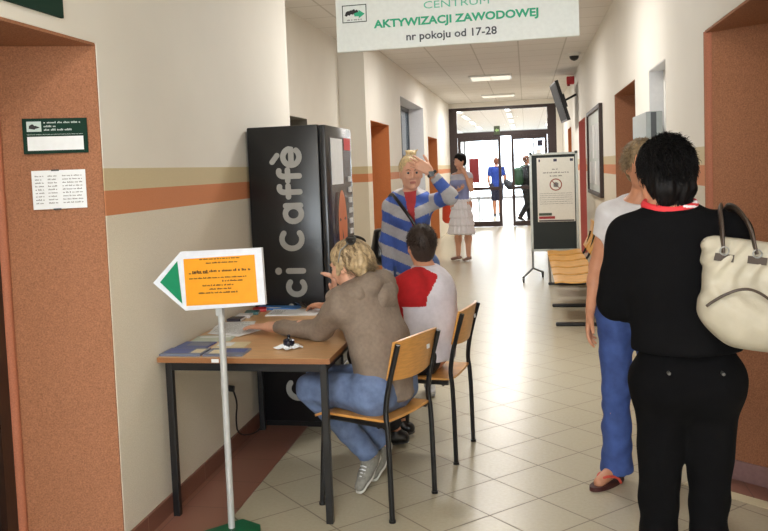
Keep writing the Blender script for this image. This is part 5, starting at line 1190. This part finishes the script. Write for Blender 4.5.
# --- woman with the phone, far down the corridor --------------------------------------
def build_phone_woman():
    J = dict(pelvis=(-1.09, 14.03, .98), waist=(-1.09, 14.03, 1.12), chest=(-1.07, 14.02, 1.31), neck=(-1.07, 14.01, 1.49), skull=(-1.08, 14.0, 1.57),
             shR=(-1.20, 14.05, 1.42), shL=(-.94, 13.98, 1.42), elR=(-1.24, 13.95, 1.16), wrR=(-1.10, 13.80, 1.20), elL=(-.90, 13.86, 1.20), wrL=(-1.0, 13.86, 1.46),
             hipR=(-1.17, 14.05, .94), hipL=(-1.01, 14.02, .94), knR=(-1.16, 14.05, .50), knL=(-.99, 14.0, .50), anR=(-1.17, 14.10, .085), anL=(-.99, 13.96, .085), toR=(-1.27, 14.02, .03), toL=(-1.06, 13.86, .03))
    F = unit((-.6, -.8, 0)); P = bodyset(J, F, W=.145, H=.10, arm=.046, calf=.058, bust=1.1)
    root = person((-1.08, 14.02, 0), 'dark-haired woman on the phone in a pale blue top and white tiered skirt')
    hc = A(-1.09, 13.98, 1.67); Rh = frame((-.75, -.65, -.22)); hp = head_prims(hc, Rh, 1.05)
    h1 = hand_prims(J['wrL'], (-.35, .15, .9), (-.5, .8, 0), (-.7, -.6, 0), (.5, .6, .7, .8)); h2 = hand_prims(J['wrR'], (.5, -.6, .3), (0, 0, 1), (0, -1, 0), (.5, .5, .5, .5))
    fig_mesh('body', shade(P['pelvis'], P['chest'], P['neck'], P['armL'], P['armR'], P['legL'], P['legR'], P['footL'], P['footR'], hp, h1, h2), [SKIN, LIPS], root, .009, matfn=face_mat(hc, Rh, 1.05))
    P_ = lambda x, y, z: hc+Rh@A(x, y, z)
    fig_mesh('hair', [el(P_(0, -.02, .045), (.092, .108, .092), Rh, .02), el(P_(0, -.06, -.02), (.075, .06, .07), Rh, .03), el(P_(0, .085, -.03), (.075, .08, .10), Rh, .02, sub=True)], HBK, root, .007, disp=hairdisp(.003, hc, 60))
    fig_mesh('top', fat(P['chest'], .014)+[rc(J['waist'], J['pelvis'], .14, .155, .05, n=F, f=.8), rc(J['shL'], A(J['shL'])+A(.01, -.02, -.05), .06, .058, .03, cut='b'), rc(J['shR'], A(J['shR'])+A(-.01, -.02, -.05), .06, .058, .03, cut='b')], [mat('top_lavender', (150, 160, 208), .85), mat('top_pale', (206, 206, 220), .85)], root, .010,
             matfn=lambda Q: (Q[:, 2] > 1.36).astype(int), clips=((A(-1.07, 14, 1.49), (-.3, -.4, 1)),))
    def skirt(X, Y, Z):
        th = np.arctan2(Y-14.03, X+1.09); fr = (Z-.46)/.135; f = fr-np.floor(fr)
        return -.022*(1-f)*1.0+.008*np.sin(th*17+Z*9)+.005*np.sin(th*29)
    fig_mesh('tiered_skirt', [rc((-1.09, 14.03, 1.02), (-1.10, 14.03, .45), .155, .235, .05, n=F, f=.8, cut='ab')], mat('skirt_white', (240, 238, 244), .85), root, .010, disp=skirt)
    for s in 'LR':
        a, t = A(J['an'+s]), A(J['to'+s]); fig_mesh('shoe', [rc(a+A(0, 0, -.055)+(a-t)*.25, t+A(0, 0, .0), .036, .030, .02, n=(0, 0, 1), f=.8)], mat('flat_shoe', (150, 120, 110), .6), root, .007)
    e = empty('mobile_phone', tuple(P_(.095, .01, -.01)), 'phone held to the ear of the woman in the white skirt', 'phone'); G().obox(P_(.098, .015, -.02), Rh[:, 2], Rh[:, 1], Rh[:, 0], .055, .022, .006).build('casing', mat('phone_pink', (190, 150, 170), .3), e); G().obox(P_(.0905, .015, -.02), Rh[:, 2], Rh[:, 1], Rh[:, 0], .045, .018, .001).build('screen', BLACKP, e)
    b = empty('red_bag', (-1.36, 14.3, .98), 'red-orange bag hanging beside the woman in the white skirt', 'bag')
    fig_mesh('bag_body', [rc((-1.36, 14.25, .95), (-1.36, 14.35, .70), .07, .09, .03)], mat('bag_red', (214, 70, 40), .6), b, .01)
    G().tube(smooth_path([(-1.36, 14.25, 1.0), (-1.30, 14.18, 1.25), (-1.21, 14.07, 1.475), (-1.27, 14.0, 1.2), (-1.36, 14.2, .98)], it=2), .010, 8).build('strap', mat('bag_strap', (120, 50, 40), .6), b, smooth=True)
build_phone_woman()

# --- man in blue walking away, and the person in dark clothes ---------------------------
def build_far(loc, label, hair, top_m, leg_m, shorts, height, fw, extra=None):
    x, y = loc[:2]; F = unit((*fw, 0)); r = np.cross(F, A(0, 0, 1)); k = height/1.75
    Q = lambda a, b, z: tuple(A(x, y, 0)+r*a*k+F*b*k+A(0, 0, z*k))
    J = dict(pelvis=Q(0, 0, .97), waist=Q(0, 0, 1.10), chest=Q(0, 0, 1.30), neck=Q(0, .01, 1.47), skull=Q(0, .02, 1.54), shL=Q(-.18, 0, 1.42), shR=Q(.18, 0, 1.42), elL=Q(-.24, -.02, 1.14), elR=Q(.24, -.03, 1.14),
             wrL=Q(-.22, .10, .92), wrR=Q(.22, .10, .95), hipL=Q(-.085, 0, .92), hipR=Q(.085, 0, .92), knL=Q(-.09, .06, .50), knR=Q(.09, .02, .50), anL=Q(-.09, .10, .09), anR=Q(.10, -.22, .13), toL=Q(-.10, .24, .03), toR=Q(.10, -.11, .04))
    P = bodyset(J, F, sc=k, W=.15, H=.095, arm=.046)
    root = person((x, y, 0), label); hc = A(Q(0, .03, 1.63)); Rh = frame(F)
    hd = lambda w, sx: hand_prims(w, (0, .05*0, -1), r*-sx, F, (.3, .35, .4, .45), k)
    fig_mesh('body', shade(P['pelvis'], P['chest'], P['neck'], P['armL'], P['armR'], P['legL'], P['legR'], P['footL'], P['footR'], head_prims(hc, Rh, k, False), hd(J['wrL'], -1), hd(J['wrR'], 1)), SKIN2, root, .012)
    P_ = lambda a, b, c: hc+Rh@A(a, b, c)*k
    fig_mesh('hair', [el(P_(0, -.018, .032), A(.082, .098, .088)*k, Rh, .02), el(P_(0, -.045, -.03), A(.062, .05, .055)*k, Rh, .03), el(P_(0, .08, -.03), (.085, .085, .09), Rh, .02, sub=True)], hair, root, .010)
    def sle(s): a, b_ = A(J['sh'+s]), A(J['el'+s]); return [rc(a, a+(b_-a)*(.7 if shorts else 1), .064*k, .062*k, .04, cut='b')]+([] if shorts else [rc(b_, J['wr'+s], .055, .045, .03, cut='b')])
    fig_mesh('shirt', fat(P['chest'], .018)+[rc(J['waist'], J['pelvis'], .15*k, .16*k, .05, n=F, f=.78), rc(J['pelvis'], A(J['pelvis'])+A(0, 0, -.08), .162*k, .165*k, .03, n=F, f=.78, cut='b')]+sle('L')+sle('R'), top_m, root, .012, disp=folds(.003, 20, 1.), clips=((A(J['neck'])+A(0, 0, .02), (0, 0, 1)),))
    def jl(s): h, kk, a = A(J['hip'+s]), A(J['kn'+s]), A(J['an'+s]); return [rc(h, kk+(kk-h)*(.02 if shorts else 0), .10*k, .085*k, .04, cut='b' if shorts else None)]+([] if shorts else [rc(kk, a, .075*k, .06*k, .03, cut='b')])
    fig_mesh('shorts' if shorts else 'trousers', fat(P['pelvis'], .012)+jl('L')+jl('R'), leg_m, root, .012)
    for s in 'LR': shoe('shoe', root, A(J['an'+s])+A(0, 0, -.04), A(J['to'+s])+A(0, 0, .006), BLACKP, mat('sole_grey', (150, 150, 150), .6), 1.0)
    return Q
build_far((-.90, 25.7), 'man in a blue shirt and dark shorts walking away beyond the glass doors', mat('hair_reddish', (120, 74, 52), .7), mat('shirt_blue', (34, 64, 150), .8), mat('shorts_navy', (36, 42, 66), .8), True, 1.82, (.08, 1))
Q = build_far((-.02, 23.4), 'person in dark clothes with a green backpack behind the right glass door leaf', mat('hair_reddish', (120, 74, 52), .7), mat('coat_black', (24, 26, 28), .8), mat('trousers_dark', (26, 26, 30), .8), False, 1.82, (.95, .3))
b = empty('backpack', Q(0, -.2, 1.3), 'green backpack on the person in dark clothes beyond the doors', 'backpack')
fig_mesh('bag_body', [rc(Q(-.06, -.22, 1.33), Q(-.06, -.22, 1.08), .12, .13, .03), rc(Q(.06, -.22, 1.33), Q(.06, -.22, 1.08), .12, .13, .05)], mat('backpack_green', (40, 84, 54), .7), b, .014)
for sx in (-1, 1): G().tube(smooth_path([Q(sx*.09, -.2, 1.40), Q(sx*.12, 0, 1.52), Q(sx*.12, .13, 1.40), Q(sx*.12, .1, 1.2)], it=2), .016, 8).build('strap', mat('backpack_green', (40, 84, 54), .7), b, smooth=True)
b = empty('holdall', (-.50, 25.6, .75), 'dark shoulder bag at the right hip of the man in blue', 'bag')
fig_mesh('bag_body', [rc((-.60, 25.5, 1.05), (-.50, 25.5, .95), .10, .13, .03)], mat('holdall_dark', (40, 46, 52), .7), b, .014)
G().tube(smooth_path([(-.58, 25.52, 1.1), (-.66, 25.5, 1.50), (-.90, 25.50, 1.53)], it=2), .012, 8).build('strap', mat('holdall_dark', (40, 46, 52), .7), b, smooth=True)

# ------------------------------------------------------------------ daylight, camera, view
W = bpy.data.worlds.new('World'); SC.world = W; W.use_nodes = True
W.node_tree.nodes['Background'].inputs['Color'].default_value = (.86, .92, 1, 1); W.node_tree.nodes['Background'].inputs['Strength'].default_value = 7.0
cam = bpy.data.cameras.new('camera'); co = bpy.data.objects.new('camera', cam); COL.objects.link(co)
yaw, pit, rol = .210, .068, -.040
Fv = Vector((-math.sin(yaw)*math.cos(pit), math.cos(yaw)*math.cos(pit), -math.sin(pit))); Rv = Vector((math.cos(yaw), math.sin(yaw), 0)); Uv = Rv.cross(Fv)
R2 = Rv*math.cos(rol)+Uv*math.sin(rol); U2 = -Rv*math.sin(rol)+Uv*math.cos(rol)
co.matrix_world = Matrix(((R2.x, U2.x, -Fv.x, 0), (R2.y, U2.y, -Fv.y, 0), (R2.z, U2.z, -Fv.z, 1.58), (0, 0, 0, 1)))
cam.sensor_width = 36; cam.lens = 828.145/768*36; cam.shift_x = 32.13/768; cam.shift_y = -37.95/768; cam.clip_start = .05
SC.camera = co
SC.view_settings.view_transform = 'Standard'; SC.view_settings.look = 'None'; SC.view_settings.gamma = 1; SC.view_settings.use_curve_mapping = False
SC.view_settings.exposure = 0.45
